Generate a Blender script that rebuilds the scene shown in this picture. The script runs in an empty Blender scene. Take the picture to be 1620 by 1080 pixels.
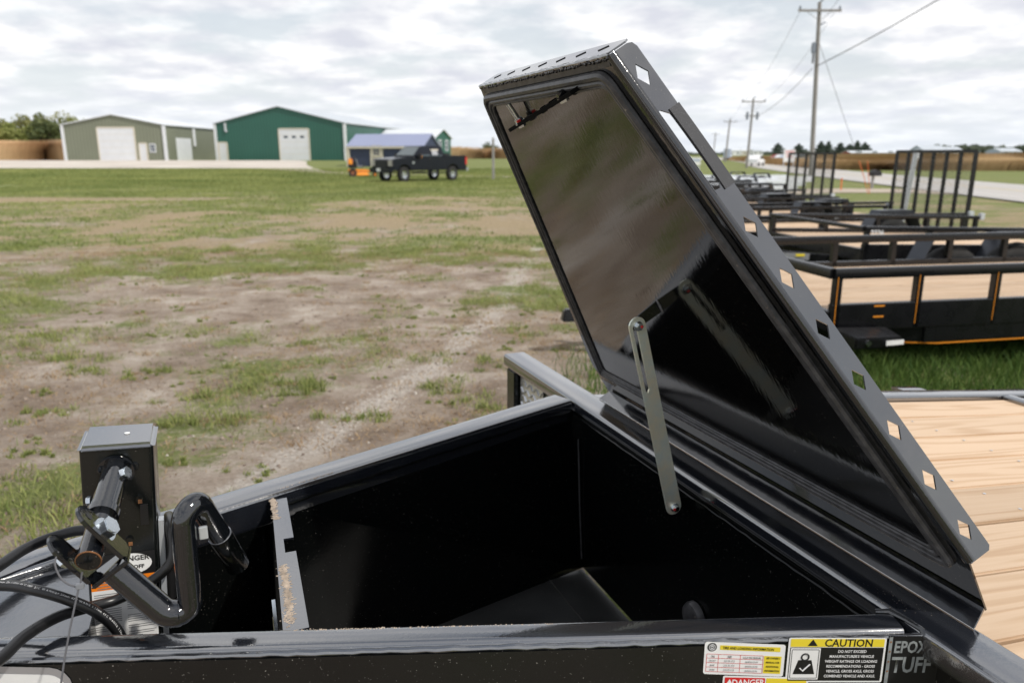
import bpy, bmesh, math, random
import numpy as np
from mathutils import Vector, Matrix
R = math.radians
random.seed(7)
SC = bpy.context.scene
COL = SC.collection

# ------------------------------------------------------------------ camera
F_PX, PITCH, CAM_Z = 1200.0, R(13.84), 1.62
cam_d = bpy.data.cameras.new('camera')
cam_d.sensor_width = 36.0
cam_d.lens = 36.0 * F_PX / 1620.0
cam_d.clip_start = 0.05
cam_d.clip_end = 6000
cam_d.dof.use_dof = True
cam_d.dof.focus_distance = 1.36
cam_d.dof.aperture_fstop = 4.6
cam = bpy.data.objects.new('camera', cam_d)
COL.objects.link(cam)
cam.location = (0, 0, CAM_Z)
cam.rotation_euler = (math.pi / 2 - PITCH, 0, 0)
SC.camera = cam

# ------------------------------------------------------------------ world, sun, exposure
SUN_AZ, SUN_EL = R(122), R(48)          # azimuth measured from +Y towards +X
world = bpy.data.worlds.new('World')
SC.world = world
world.use_nodes = True
wn = world.node_tree.nodes
wl = world.node_tree.links
wn.clear()
wout = wn.new('ShaderNodeOutputWorld')
wbg = wn.new('ShaderNodeBackground')
wbg.inputs['Strength'].default_value = 0.09
sky = wn.new('ShaderNodeTexSky')
sky.sky_type = 'NISHITA'
sky.sun_disc = False
sky.sun_elevation = SUN_EL
sky.sun_rotation = SUN_AZ
sky.air_density = 1.2
sky.dust_density = 1.5
tc = wn.new('ShaderNodeTexCoord')
sep = wn.new('ShaderNodeSeparateXYZ')
wl.new(tc.outputs['Generated'], sep.inputs[0])
def wmath(op, a, b=None, clamp=False):
    n = wn.new('ShaderNodeMath'); n.operation = op; n.use_clamp = clamp
    for i, v in enumerate((a, b)):
        if v is None: continue
        if isinstance(v, (int, float)): n.inputs[i].default_value = v
        else: wl.new(v, n.inputs[i])
    return n.outputs[0]
zc = wmath('MAXIMUM', sep.outputs['Z'], 0.0)
den = wmath('ADD', zc, 0.17)
cx = wmath('DIVIDE', sep.outputs['X'], den)
cy = wmath('DIVIDE', sep.outputs['Y'], den)
comb = wn.new('ShaderNodeCombineXYZ')
wl.new(cx, comb.inputs[0]); wl.new(cy, comb.inputs[1])
def wnoise(scale, detail, rough, off):
    mp = wn.new('ShaderNodeMapping'); mp.inputs['Location'].default_value = off
    wl.new(comb.outputs[0], mp.inputs[0])
    n = wn.new('ShaderNodeTexNoise'); n.inputs['Scale'].default_value = scale
    n.inputs['Detail'].default_value = detail; n.inputs['Roughness'].default_value = rough
    wl.new(mp.outputs[0], n.inputs['Vector'])
    return n.outputs['Fac']
def wramp(fac, stops):
    r = wn.new('ShaderNodeValToRGB')
    e = r.color_ramp.elements
    e[0].position, e[0].color = stops[0][0], (*stops[0][1], 1)
    e[1].position, e[1].color = stops[1][0], (*stops[1][1], 1)
    for p, c in stops[2:]:
        k = e.new(p); k.color = (*c, 1)
    wl.new(fac, r.inputs[0])
    return r.outputs[0]
def wmix(fac, a, b):
    m = wn.new('ShaderNodeMix'); m.data_type = 'RGBA'
    if isinstance(fac, float): m.inputs[0].default_value = fac
    else: wl.new(fac, m.inputs[0])
    for i, v in ((6, a), (7, b)):
        if isinstance(v, tuple): m.inputs[i].default_value = (*v, 1)
        else: wl.new(v, m.inputs[i])
    return m.outputs[2]
shade = wnoise(3.4, 8.0, 0.55, (3.1, 1.7, 0))
cover = wnoise(1.9, 8.0, 0.56, (11.3, 6.9, 0))
cloud_col = wramp(shade, [(0.33, (7.6, 7.8, 8.6)), (0.43, (8.7, 8.85, 9.4)), (0.52, (10.1, 10.15, 10.4)), (0.62, (11.8, 11.8, 11.9))])
cmask = wramp(cover, [(0.38, (0.15, 0.15, 0.15)), (0.54, (1, 1, 1))])
elev = wmath('MULTIPLY', zc, 2.2, True)
milky = wmath('SUBTRACT', 0.80, wmath('MULTIPLY', elev, 0.60))
skyb = wmix(0.0, sky.outputs[0], (1, 1, 1))
thin = wmix(milky, skyb, (9.2, 9.65, 10.2))
mixed = wmix(cmask, thin, cloud_col)
hz = wmath('MULTIPLY', zc, 11.0, True)
hz = wmath('SUBTRACT', 1.0, hz, True)
hz = wmath('MULTIPLY', hz, 0.75, True)
final_sky = wmix(hz, mixed, (8.6, 9.2, 9.9))
wl.new(final_sky, wbg.inputs['Color'])
wl.new(wbg.outputs[0], wout.inputs['Surface'])

sun_d = bpy.data.lights.new('sun', 'SUN')
sun_d.energy = 2.9
sun_d.angle = R(1.2)
sun_d.color = (1.0, 0.95, 0.87)
sun = bpy.data.objects.new('sun', sun_d)
COL.objects.link(sun)
sdir = Vector((math.sin(SUN_AZ) * math.cos(SUN_EL), math.cos(SUN_AZ) * math.cos(SUN_EL), math.sin(SUN_EL)))
sun.rotation_euler = sdir.to_track_quat('Z', 'Y').to_euler()
sun.location = sdir * 50
SC.view_settings.view_transform = 'Standard'
SC.view_settings.look = 'None'
SC.view_settings.exposure = 0.12
SC.view_settings.gamma = 1.0
SC.view_settings.use_curve_mapping = False

# ------------------------------------------------------------------ materials
MATS = {}
def lk(nt, a, b): nt.links.new(a, b)
def mat(name, color, rough=0.5, ior=1.5, metal=0.0, coat=0.0, coat_rough=0.05, spec=0.5,
        var=0.0, var_scale=8.0, rvar=0.0, bump=0.0, bump_scale=60.0, bump_stretch=(1, 1, 1), dust=0.0,
        dust_scale=220.0, dust_col=(0.45, 0.42, 0.38), stretch=(1, 1, 1), col2=None, detail=4.0, translucent=0.0, bump_dist=0.004):
    if name in MATS: return MATS[name]
    m = bpy.data.materials.new(name); m.use_nodes = True
    nt = m.node_tree; b = nt.nodes['Principled BSDF']
    b.inputs['Base Color'].default_value = (*color, 1)
    b.inputs['Roughness'].default_value = rough
    b.inputs['IOR'].default_value = ior
    b.inputs['Metallic'].default_value = metal
    b.inputs['Coat Weight'].default_value = coat
    b.inputs['Coat Roughness'].default_value = coat_rough
    b.inputs['Specular IOR Level'].default_value = spec
    t = nt.nodes.new('ShaderNodeTexCoord')
    colsock = None
    if var > 0 or col2 is not None:
        mp = nt.nodes.new('ShaderNodeMapping'); mp.inputs['Scale'].default_value = stretch
        lk(nt, t.outputs['Object'], mp.inputs[0])
        n = nt.nodes.new('ShaderNodeTexNoise'); n.inputs['Scale'].default_value = var_scale; n.inputs['Detail'].default_value = detail
        lk(nt, mp.outputs[0], n.inputs['Vector'])
        mx = nt.nodes.new('ShaderNodeMix'); mx.data_type = 'RGBA'
        c2 = col2 if col2 is not None else tuple(min(1, c * (1 + var)) for c in color)
        c1 = color if col2 is not None else tuple(c * (1 - var) for c in color)
        mx.inputs[6].default_value = (*c1, 1); mx.inputs[7].default_value = (*c2, 1)
        rp = nt.nodes.new('ShaderNodeMapRange'); rp.inputs[1].default_value = 0.32; rp.inputs[2].default_value = 0.68
        lk(nt, n.outputs['Fac'], rp.inputs[0]); lk(nt, rp.outputs[0], mx.inputs[0])
        colsock = mx.outputs[2]
    dfac = None
    if dust > 0:
        n2 = nt.nodes.new('ShaderNodeTexNoise'); n2.inputs['Scale'].default_value = dust_scale; n2.inputs['Detail'].default_value = 2
        lk(nt, t.outputs['Object'], n2.inputs['Vector'])
        n3 = nt.nodes.new('ShaderNodeTexNoise'); n3.inputs['Scale'].default_value = 6; n3.inputs['Detail'].default_value = 3
        lk(nt, t.outputs['Object'], n3.inputs['Vector'])
        mr = nt.nodes.new('ShaderNodeMapRange'); mr.inputs[1].default_value = 0.70; mr.inputs[2].default_value = 0.78
        lk(nt, n2.outputs['Fac'], mr.inputs[0])
        mm = nt.nodes.new('ShaderNodeMath'); mm.operation = 'MULTIPLY'
        lk(nt, mr.outputs[0], mm.inputs[0]); lk(nt, n3.outputs['Fac'], mm.inputs[1])
        m2 = nt.nodes.new('ShaderNodeMath'); m2.operation = 'MULTIPLY'; m2.inputs[1].default_value = dust; m2.use_clamp = True
        lk(nt, mm.outputs[0], m2.inputs[0]); dfac = m2.outputs[0]
        mx = nt.nodes.new('ShaderNodeMix'); mx.data_type = 'RGBA'
        lk(nt, dfac, mx.inputs[0]); mx.inputs[7].default_value = (*dust_col, 1)
        if colsock is not None: lk(nt, colsock, mx.inputs[6])
        else: mx.inputs[6].default_value = (*color, 1)
        colsock = mx.outputs[2]
    if colsock is not None: lk(nt, colsock, b.inputs['Base Color'])
    if rvar > 0:
        n = nt.nodes.new('ShaderNodeTexNoise'); n.inputs['Scale'].default_value = var_scale; n.inputs['Detail'].default_value = 5
        lk(nt, t.outputs['Object'], n.inputs['Vector'])
        mr = nt.nodes.new('ShaderNodeMapRange'); mr.inputs[1].default_value = 0.3; mr.inputs[2].default_value = 0.7
        mr.inputs[3].default_value = max(0.01, rough - rvar); mr.inputs[4].default_value = rough + rvar
        lk(nt, n.outputs['Fac'], mr.inputs[0]); lk(nt, mr.outputs[0], b.inputs['Roughness'])
    if bump > 0:
        mp = nt.nodes.new('ShaderNodeMapping'); mp.inputs['Scale'].default_value = bump_stretch
        lk(nt, t.outputs['Object'], mp.inputs[0])
        n = nt.nodes.new('ShaderNodeTexNoise'); n.inputs['Scale'].default_value = bump_scale; n.inputs['Detail'].default_value = 3
        lk(nt, mp.outputs[0], n.inputs['Vector'])
        bp = nt.nodes.new('ShaderNodeBump'); bp.inputs['Strength'].default_value = bump; bp.inputs['Distance'].default_value = bump_dist
        lk(nt, n.outputs['Fac'], bp.inputs['Height']); lk(nt, bp.outputs[0], b.inputs['Normal'])
        if coat > 0: lk(nt, bp.outputs[0], b.inputs['Coat Normal'])
    if translucent > 0:
        b.inputs['Transmission Weight'].default_value = translucent
    MATS[name] = m
    return m

mat('black_paint', (0.005, 0.006, 0.008), 0.08, ior=1.75, coat=0.4, rvar=0.04, var_scale=14, bump=0.05, bump_scale=180, dust=0.5, dust_scale=420)
mat('rail_paint', (0.012, 0.014, 0.019), 0.13, ior=2.9, coat=1.0, rvar=0.06, var_scale=10, bump=0.04, bump_scale=160, dust=0.8, dust_scale=420)
mat('plate_paint', (0.005, 0.006, 0.006), 0.16, ior=1.6, rvar=0.05, var_scale=10, bump=0.03, bump_scale=140, dust=1.6, dust_scale=300)
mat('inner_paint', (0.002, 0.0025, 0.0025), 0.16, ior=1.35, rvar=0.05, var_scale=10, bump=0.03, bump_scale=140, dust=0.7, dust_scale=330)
mat('lid_inner', (0.004, 0.004, 0.004), 0.05, ior=1.95, coat=0.2, coat_rough=0.03, bump=0.05, bump_scale=105, bump_stretch=(0.4, 1.2, 0.4), dust=0.9, dust_scale=300, bump_dist=0.003)
mat('flange_paint', (0.009, 0.010, 0.013), 0.11, ior=2.35, coat=0.6, rvar=0.04, var_scale=22, bump=0.16, bump_scale=13, bump_dist=0.004, dust=0.5, dust_scale=420)
mat('floor_paint', (0.030, 0.031, 0.031), 0.45, ior=1.6, var=0.35, var_scale=7, dust=1.6, dust_scale=200, dust_col=(0.25, 0.22, 0.18))
mat('far_black', (0.005, 0.005, 0.006), 0.28, ior=1.5, rvar=0.05)
mat('rubber', (0.060, 0.060, 0.063), 0.36, ior=1.5, var=0.4, var_scale=60, dust=1.2, dust_scale=200, dust_col=(0.42, 0.36, 0.28))
mat('cable', (0.013, 0.013, 0.014), 0.33, ior=1.5, rvar=0.06, var_scale=30, bump=0.04, bump_scale=200)
mat('grip', (0.055, 0.056, 0.062), 0.65, bump=0.9, bump_scale=700, dust=3.0, dust_scale=900, dust_col=(0.35, 0.36, 0.4), bump_dist=0.001)
mat('zinc', (0.68, 0.72, 0.75), 0.24, metal=1.0, var=0.15, var_scale=60, rvar=0.08)
mat('yellow_zinc', (0.92, 0.86, 0.66), 0.38, metal=0.55, col2=(0.70, 0.80, 0.76), var_scale=22, rvar=0.10, dust=1.5, dust_scale=260, dust_col=(0.62, 0.55, 0.40), detail=6)
mat('weld', (0.30, 0.31, 0.34), 0.35, metal=0.6, var=0.4, var_scale=90, bump=0.5, bump_scale=90)
mat('mud', (0.37, 0.30, 0.235), 0.9, var=0.3, var_scale=60, bump=0.8, bump_scale=90)
mat('rust', (0.20, 0.085, 0.03), 0.8, var=0.5, var_scale=80)
mat('red_mark', (0.62, 0.03, 0.03), 0.4)
mat('sticker_white', (0.80, 0.80, 0.79), 0.35, var=0.04, var_scale=20)
mat('sticker_silver', (0.46, 0.46, 0.48), 0.35, metal=0.5)
mat('sticker_black', (0.012, 0.012, 0.013), 0.3)
mat('matte_black', (0.004, 0.004, 0.004), 0.85, spec=0.08)
mat('sticker_yellow', (0.78, 0.62, 0.04), 0.38)
mat('sticker_orange', (0.85, 0.22, 0.01), 0.38)
mat('sticker_red', (0.62, 0.02, 0.02), 0.38)
mat('ink', (0.008, 0.008, 0.008), 0.5)
mat('ink_grey', (0.20, 0.20, 0.21), 0.5)
mat('ink_white', (0.80, 0.80, 0.80), 0.45)
mat('epoxy_grey', (0.25, 0.27, 0.27), 0.45, var=0.2, var_scale=60)
mat('orange_stripe', (0.70, 0.25, 0.02), 0.4)
mat('amber', (0.9, 0.33, 0.01), 0.25)
mat('silver_metal', (0.72, 0.74, 0.77), 0.30, metal=0.9, var=0.06)
mat('alu_pale', (0.70, 0.73, 0.77), 0.35, metal=0.25, var=0.05)
mat('galvanised', (0.62, 0.65, 0.68), 0.45, metal=0.6)
mat('tyre', (0.018, 0.018, 0.018), 0.75, var=0.3, var_scale=20)
mat('white_paint', (0.78, 0.79, 0.80), 0.4, var=0.04, var_scale=2)
mat('door_white', (0.68, 0.70, 0.73), 0.5, var=0.03, var_scale=1)
mat('trim_cream', (0.62, 0.57, 0.47), 0.6, var=0.06)
mat('barn_red', (0.30, 0.06, 0.05), 0.6)
mat('pale_blue', (0.42, 0.48, 0.58), 0.6)
mat('truck_black', (0.005, 0.007, 0.013), 0.22, ior=1.4, coat=0.08)
mat('truck_trim', (0.015, 0.015, 0.017), 0.5)
mat('glass_dark', (0.05, 0.075, 0.08), 0.05, ior=2.0)
mat('glass_window', (0.03, 0.05, 0.07), 0.08, ior=1.8)
mat('lamp_glass', (0.42, 0.40, 0.36), 0.15, ior=1.6)
mat('chrome', (0.75, 0.77, 0.8), 0.18, metal=1.0)
mat('mower_orange', (0.78, 0.26, 0.015), 0.4, var=0.1, var_scale=6)
mat('mower_rust', (0.30, 0.10, 0.05), 0.6, var=0.2)
mat('grey_plastic', (0.20, 0.21, 0.23), 0.5)
mat('pole_wood', (0.27, 0.255, 0.245), 0.85, var=0.2, var_scale=3, stretch=(6, 6, 0.4))
mat('post_grey', (0.30, 0.29, 0.28), 0.85, var=0.2, var_scale=6)
mat('wire', (0.10, 0.10, 0.11), 0.5)
mat('insulator', (0.22, 0.25, 0.30), 0.3)
mat('asphalt', (0.47, 0.44, 0.41), 0.85, var=0.06, var_scale=0.6, col2=(0.42, 0.405, 0.385), bump=0.2, bump_scale=30)
mat('line_white', (0.7, 0.7, 0.68), 0.6)
mat('line_yellow', (0.62, 0.45, 0.08), 0.6)
mat('gravel', (0.60, 0.545, 0.48), 0.95, col2=(0.47, 0.415, 0.36), var_scale=0.22, bump=0.5, bump_scale=20, detail=10)
mat('track_dirt', (0.46, 0.40, 0.32), 0.95, col2=(0.37, 0.30, 0.23), var_scale=0.8, detail=8)
mat('bark', (0.09, 0.07, 0.05), 0.9, var=0.3, var_scale=4)
mat('orange_stake', (0.8, 0.18, 0.05), 0.5)

def ribbed(name, color, pitch, amt=0.10, rough=0.5):
    m = mat(name, color, rough); nt = m.node_tree; b = nt.nodes['Principled BSDF']
    t = nt.nodes.new('ShaderNodeTexCoord'); sp = nt.nodes.new('ShaderNodeSeparateXYZ'); lk(nt, t.outputs['Object'], sp.inputs[0])
    ad = nt.nodes.new('ShaderNodeMath'); ad.operation = 'ADD'; lk(nt, sp.outputs[0], ad.inputs[0]); lk(nt, sp.outputs[1], ad.inputs[1])
    ml = nt.nodes.new('ShaderNodeMath'); ml.operation = 'MULTIPLY'; ml.inputs[1].default_value = 2 * math.pi / pitch; lk(nt, ad.outputs[0], ml.inputs[0])
    sn = nt.nodes.new('ShaderNodeMath'); sn.operation = 'SINE'; lk(nt, ml.outputs[0], sn.inputs[0])
    bp = nt.nodes.new('ShaderNodeBump'); bp.inputs['Strength'].default_value = 0.8; bp.inputs['Distance'].default_value = 0.02
    lk(nt, sn.outputs[0], bp.inputs['Height']); lk(nt, bp.outputs[0], b.inputs['Normal'])
    n = nt.nodes.new('ShaderNodeTexNoise'); n.inputs['Scale'].default_value = 0.35; n.inputs['Detail'].default_value = 6; lk(nt, t.outputs['Object'], n.inputs['Vector'])
    mx = nt.nodes.new('ShaderNodeMix'); mx.data_type = 'RGBA'; mx.inputs[6].default_value = (*[c * (1 - amt) for c in color], 1); mx.inputs[7].default_value = (*[min(1, c * (1 + amt)) for c in color], 1)
    lk(nt, n.outputs['Fac'], mx.inputs[0]); lk(nt, mx.outputs[2], b.inputs['Base Color'])
    return m
def attr_mat(name, c_lo, c_hi, rough=0.7, attr='tint', trans=0.25):
    m = bpy.data.materials.new(name); m.use_nodes = True
    nt = m.node_tree; b = nt.nodes['Principled BSDF']
    at_ = nt.nodes.new('ShaderNodeAttribute'); at_.attribute_name = attr
    mx = nt.nodes.new('ShaderNodeMix'); mx.data_type = 'RGBA'
    mx.inputs[6].default_value = (*c_lo, 1); mx.inputs[7].default_value = (*c_hi, 1)
    lk(nt, at_.outputs['Fac'], mx.inputs[0])
    lk(nt, mx.outputs[2], b.inputs['Base Color'])
    b.inputs['Roughness'].default_value = rough
    b.inputs['Specular IOR Level'].default_value = 0.25
    if trans > 0:
        out = nt.nodes['Material Output']
        tr = nt.nodes.new('ShaderNodeBsdfTranslucent'); lk(nt, mx.outputs[2], tr.inputs[0])
        ms = nt.nodes.new('ShaderNodeMixShader'); ms.inputs[0].default_value = trans
        lk(nt, b.outputs[0], ms.inputs[1]); lk(nt, tr.outputs[0], ms.inputs[2]); lk(nt, ms.outputs[0], out.inputs[0])
    MATS[name] = m
    return m
ribbed('sage', (0.185, 0.20, 0.145), 0.45, 0.14)
ribbed('dark_green', (0.022, 0.105, 0.078), 0.45, 0.14, 0.45)
ribbed('shed_blue', (0.035, 0.048, 0.095), 0.25, 0.14, 0.6)
ribbed('roof_white', (0.66, 0.69, 0.72), 0.5, 0.05, 0.4)
ribbed('roof_grey', (0.50, 0.54, 0.58), 0.5, 0.06, 0.4)
ribbed('roof_lavender', (0.27, 0.30, 0.44), 0.4, 0.06, 0.45)
attr_mat('grass', (0.125, 0.175, 0.045), (0.37, 0.385, 0.14))
attr_mat('grass_deep', (0.045, 0.10, 0.020), (0.15, 0.23, 0.05))
attr_mat('straw', (0.26, 0.17, 0.09), (0.46, 0.33, 0.19))
attr_mat('corn', (0.42, 0.25, 0.13), (0.72, 0.50, 0.29), trans=0.15)
attr_mat('corn_pale', (0.45, 0.31, 0.17), (0.68, 0.50, 0.30), trans=0.15)
attr_mat('beans', (0.24, 0.14, 0.065), (0.44, 0.31, 0.15), trans=0.15)
attr_mat('leaf_olive', (0.14, 0.165, 0.06), (0.37, 0.36, 0.15), trans=0.4)
attr_mat('leaf_yellow', (0.20, 0.24, 0.07), (0.46, 0.46, 0.17), trans=0.4)
attr_mat('leaf_dark', (0.09, 0.12, 0.055), (0.21, 0.24, 0.10), trans=0.35)
attr_mat('needle_hazed', (0.06, 0.09, 0.075), (0.14, 0.17, 0.135))  # far pine needles: distance haze put into the colour by lightening it
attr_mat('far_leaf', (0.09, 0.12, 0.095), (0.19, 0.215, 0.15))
attr_mat('clod', (0.14, 0.10, 0.075), (0.32, 0.26, 0.21), trans=0)
attr_mat('pebble', (0.22, 0.18, 0.15), (0.60, 0.55, 0.49), trans=0)

def wood_mat():
    m = bpy.data.materials.new('plank_wood'); m.use_nodes = True
    nt = m.node_tree; b = nt.nodes['Principled BSDF']
    t = nt.nodes.new('ShaderNodeTexCoord'); oi = nt.nodes.new('ShaderNodeObjectInfo')
    mp = nt.nodes.new('ShaderNodeMapping'); mp.inputs['Scale'].default_value = (0.28, 4.2, 4.2)
    cb = nt.nodes.new('ShaderNodeCombineXYZ')
    mlt = nt.nodes.new('ShaderNodeMath'); mlt.operation = 'MULTIPLY'; mlt.inputs[1].default_value = 37.0
    lk(nt, oi.outputs['Random'], mlt.inputs[0]); lk(nt, mlt.outputs[0], cb.inputs[0]); lk(nt, mlt.outputs[0], cb.inputs[2])
    lk(nt, cb.outputs[0], mp.inputs['Location']); lk(nt, t.outputs['Object'], mp.inputs[0])
    n = nt.nodes.new('ShaderNodeTexNoise'); n.inputs['Scale'].default_value = 1.6; n.inputs['Detail'].default_value = 2.5; n.inputs['Roughness'].default_value = 0.45
    lk(nt, mp.outputs[0], n.inputs['Vector'])
    # growth rings: bands of the warped field
    m1 = nt.nodes.new('ShaderNodeMath'); m1.operation = 'MULTIPLY'; m1.inputs[1].default_value = 62.0
    lk(nt, n.outputs['Fac'], m1.inputs[0])
    sn = nt.nodes.new('ShaderNodeMath'); sn.operation = 'SINE'; lk(nt, m1.outputs[0], sn.inputs[0])
    mr = nt.nodes.new('ShaderNodeMapRange'); mr.inputs[1].default_value = -0.2; mr.inputs[2].default_value = 1.0
    lk(nt, sn.outputs[0], mr.inputs[0])
    mp2 = nt.nodes.new('ShaderNodeMapping'); mp2.inputs['Scale'].default_value = (3, 160, 160)
    lk(nt, t.outputs['Object'], mp2.inputs[0])
    n2 = nt.nodes.new('ShaderNodeTexNoise'); n2.inputs['Scale'].default_value = 1.0; n2.inputs['Detail'].default_value = 4
    lk(nt, mp2.outputs[0], n2.inputs['Vector'])
    fm = nt.nodes.new('ShaderNodeMath'); fm.operation = 'MULTIPLY'; lk(nt, mr.outputs[0], fm.inputs[0]); fm.inputs[1].default_value = 0.42
    fa = nt.nodes.new('ShaderNodeMath'); fa.operation = 'MULTIPLY_ADD'; lk(nt, n2.outputs['Fac'], fa.inputs[0]); fa.inputs[1].default_value = 0.45; lk(nt, fm.outputs[0], fa.inputs[2])
    rp = nt.nodes.new('ShaderNodeValToRGB'); e = rp.color_ramp.elements
    e[0].position = 0.15; e[0].color = (0.61, 0.45, 0.31, 1)
    e[1].position = 1.0; e[1].color = (0.42, 0.265, 0.155, 1)
    k = e.new(0.5); k.color = (0.54, 0.38, 0.245, 1)
    lk(nt, fa.outputs[0], rp.inputs[0])
    hs = nt.nodes.new('ShaderNodeHueSaturation')
    vr = nt.nodes.new('ShaderNodeMapRange'); vr.inputs[3].default_value = 0.82; vr.inputs[4].default_value = 1.08
    lk(nt, oi.outputs['Random'], vr.inputs[0]); lk(nt, vr.outputs[0], hs.inputs['Value'])
    mp3 = nt.nodes.new('ShaderNodeMapping'); mp3.inputs['Scale'].default_value = (1.5, 5.2, 1.0)
    lk(nt, cb.outputs[0], mp3.inputs['Location']); lk(nt, t.outputs['Object'], mp3.inputs[0])
    vo = nt.nodes.new('ShaderNodeTexVoronoi'); vo.inputs['Scale'].default_value = 1.3; lk(nt, mp3.outputs[0], vo.inputs['Vector'])
    kr = nt.nodes.new('ShaderNodeMapRange'); kr.inputs[1].default_value = 0.05; kr.inputs[2].default_value = 0.085; kr.inputs[3].default_value = 0.75; kr.inputs[4].default_value = 0.0
    lk(nt, vo.outputs['Distance'], kr.inputs[0])
    km = nt.nodes.new('ShaderNodeMix'); km.data_type = 'RGBA'; km.inputs[7].default_value = (0.22, 0.115, 0.055, 1)
    lk(nt, kr.outputs[0], km.inputs[0]); lk(nt, rp.outputs[0], km.inputs[6])
    lk(nt, km.outputs[2], hs.inputs['Color'])
    lk(nt, hs.outputs[0], b.inputs['Base Color'])
    b.inputs['Roughness'].default_value = 0.7
    bp = nt.nodes.new('ShaderNodeBump'); bp.inputs['Strength'].default_value = 0.25; bp.inputs['Distance'].default_value = 0.002
    lk(nt, fa.outputs[0], bp.inputs['Height']); lk(nt, bp.outputs[0], b.inputs['Normal'])
    MATS['plank_wood'] = m
wood_mat()

def ground_mat():
    m = bpy.data.materials.new('ground'); m.use_nodes = True
    nt = m.node_tree; b = nt.nodes['Principled BSDF']
    t = nt.nodes.new('ShaderNodeTexCoord')
    def noise(scale, detail=6, rough=0.6):
        n = nt.nodes.new('ShaderNodeTexNoise'); n.inputs['Scale'].default_value = scale; n.inputs['Detail'].default_value = detail; n.inputs['Roughness'].default_value = rough
        lk(nt, t.outputs['Object'], n.inputs['Vector']); return n.outputs['Fac']
    def ramp(f, stops):
        r = nt.nodes.new('ShaderNodeValToRGB'); e = r.color_ramp.elements
        e[0].position, e[0].color = stops[0][0], (*stops[0][1], 1); e[1].position, e[1].color = stops[1][0], (*stops[1][1], 1)
        for p, c in stops[2:]: k = e.new(p); k.color = (*c, 1)
        lk(nt, f, r.inputs[0]); return r.outputs[0]
    def mix(f, a, c):
        x = nt.nodes.new('ShaderNodeMix'); x.data_type = 'RGBA'; lk(nt, f, x.inputs[0]); lk(nt, a, x.inputs[6]); lk(nt, c, x.inputs[7]); return x.outputs[2]
    soil = ramp(noise(1.7, 13, 0.72), [(0.30, (0.155, 0.115, 0.085)), (0.44, (0.26, 0.205, 0.16)), (0.56, (0.37, 0.31, 0.255)), (0.70, (0.49, 0.435, 0.375))])
    straw = ramp(noise(13, 10, 0.8), [(0.3, (0.15, 0.115, 0.065)), (0.5, (0.30, 0.235, 0.145)), (0.7, (0.50, 0.40, 0.265))])
    green = ramp(noise(7, 11, 0.76), [(0.3, (0.08, 0.105, 0.028)), (0.5, (0.16, 0.185, 0.065)), (0.7, (0.29, 0.285, 0.125))])
    gravelly = ramp(noise(28, 8, 0.8), [(0.3, (0.27, 0.22, 0.18)), (0.5, (0.43, 0.38, 0.33)), (0.7, (0.62, 0.58, 0.53))])
    def attr(nm):
        a_ = nt.nodes.new('ShaderNodeAttribute'); a_.attribute_name = nm; return a_.outputs['Fac']
    def soften(a_, nscale, amt):
        # crisp, mottled edges: the mask plus patch-size and blade-size noise, cut steeply
        n1 = noise(2.1 + nscale * 0.06, 5, 0.6); n2 = noise(nscale * 2.2, 8, 0.8)
        s0 = nt.nodes.new('ShaderNodeMath'); s0.operation = 'MULTIPLY_ADD'; lk(nt, n1, s0.inputs[0]); s0.inputs[1].default_value = 1.1; lk(nt, a_, s0.inputs[2])
        s1 = nt.nodes.new('ShaderNodeMath'); s1.operation = 'MULTIPLY_ADD'; lk(nt, n2, s1.inputs[0]); s1.inputs[1].default_value = amt; lk(nt, s0.outputs[0], s1.inputs[2])
        mr = nt.nodes.new('ShaderNodeMapRange'); mid = 0.5 + 0.55 + amt * 0.5
        mr.inputs[1].default_value = mid - 0.13; mr.inputs[2].default_value = mid + 0.13
        lk(nt, s1.outputs[0], mr.inputs[0]); return mr.outputs[0]
    c = mix(soften(attr('dry'), 7, 1.3), soil, straw)
    c = mix(soften(attr('track'), 12, 1.2), c, gravelly)
    c = mix(soften(attr('green'), 9, 1.3), c, green)
    sp1 = ramp(noise(55, 6, 0.8), [(0.30, (0.62, 0.58, 0.56)), (0.45, (1.04, 1.04, 1.04)), (0.58, (1.16, 1.16, 1.16)), (0.72, (1.55, 1.52, 1.48))])
    ml = nt.nodes.new('ShaderNodeMix'); ml.data_type = 'RGBA'; ml.blend_type = 'MULTIPLY'; ml.inputs[0].default_value = 1.0
    lk(nt, c, ml.inputs[6]); lk(nt, sp1, ml.inputs[7]); c = ml.outputs[2]
    lk(nt, c, b.inputs['Base Color'])
    b.inputs['Roughness'].default_value = 0.95
    b.inputs['Specular IOR Level'].default_value = 0.15
    bp = nt.nodes.new('ShaderNodeBump'); bp.inputs['Strength'].default_value = 0.9; bp.inputs['Distance'].default_value = 0.05
    lk(nt, noise(7, 14, 0.82), bp.inputs['Height']); lk(nt, bp.outputs[0], b.inputs['Normal'])
    MATS['ground'] = m
ground_mat()

# ------------------------------------------------------------------ helpers
def tag(o, label=None, cat=None, group=None, kind=None):
    if label: o['label'] = label
    if cat: o['category'] = cat
    if group: o['group'] = group
    if kind: o['kind'] = kind
    return o
def empty(name, loc=(0, 0, 0), rz=0.0, label=None, cat=None, group=None, parent=None):
    o = bpy.data.objects.new(name, None); COL.objects.link(o)
    o.location = loc; o.rotation_euler = (0, 0, rz); o.empty_display_size = 0.2
    if parent: o.parent = parent
    return tag(o, label, cat, group)
def link_mesh(name, me, m, parent=None):
    o = bpy.data.objects.new(name, me); COL.objects.link(o)
    if m: me.materials.append(MATS[m])
    if parent: o.parent = parent
    return o

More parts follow.
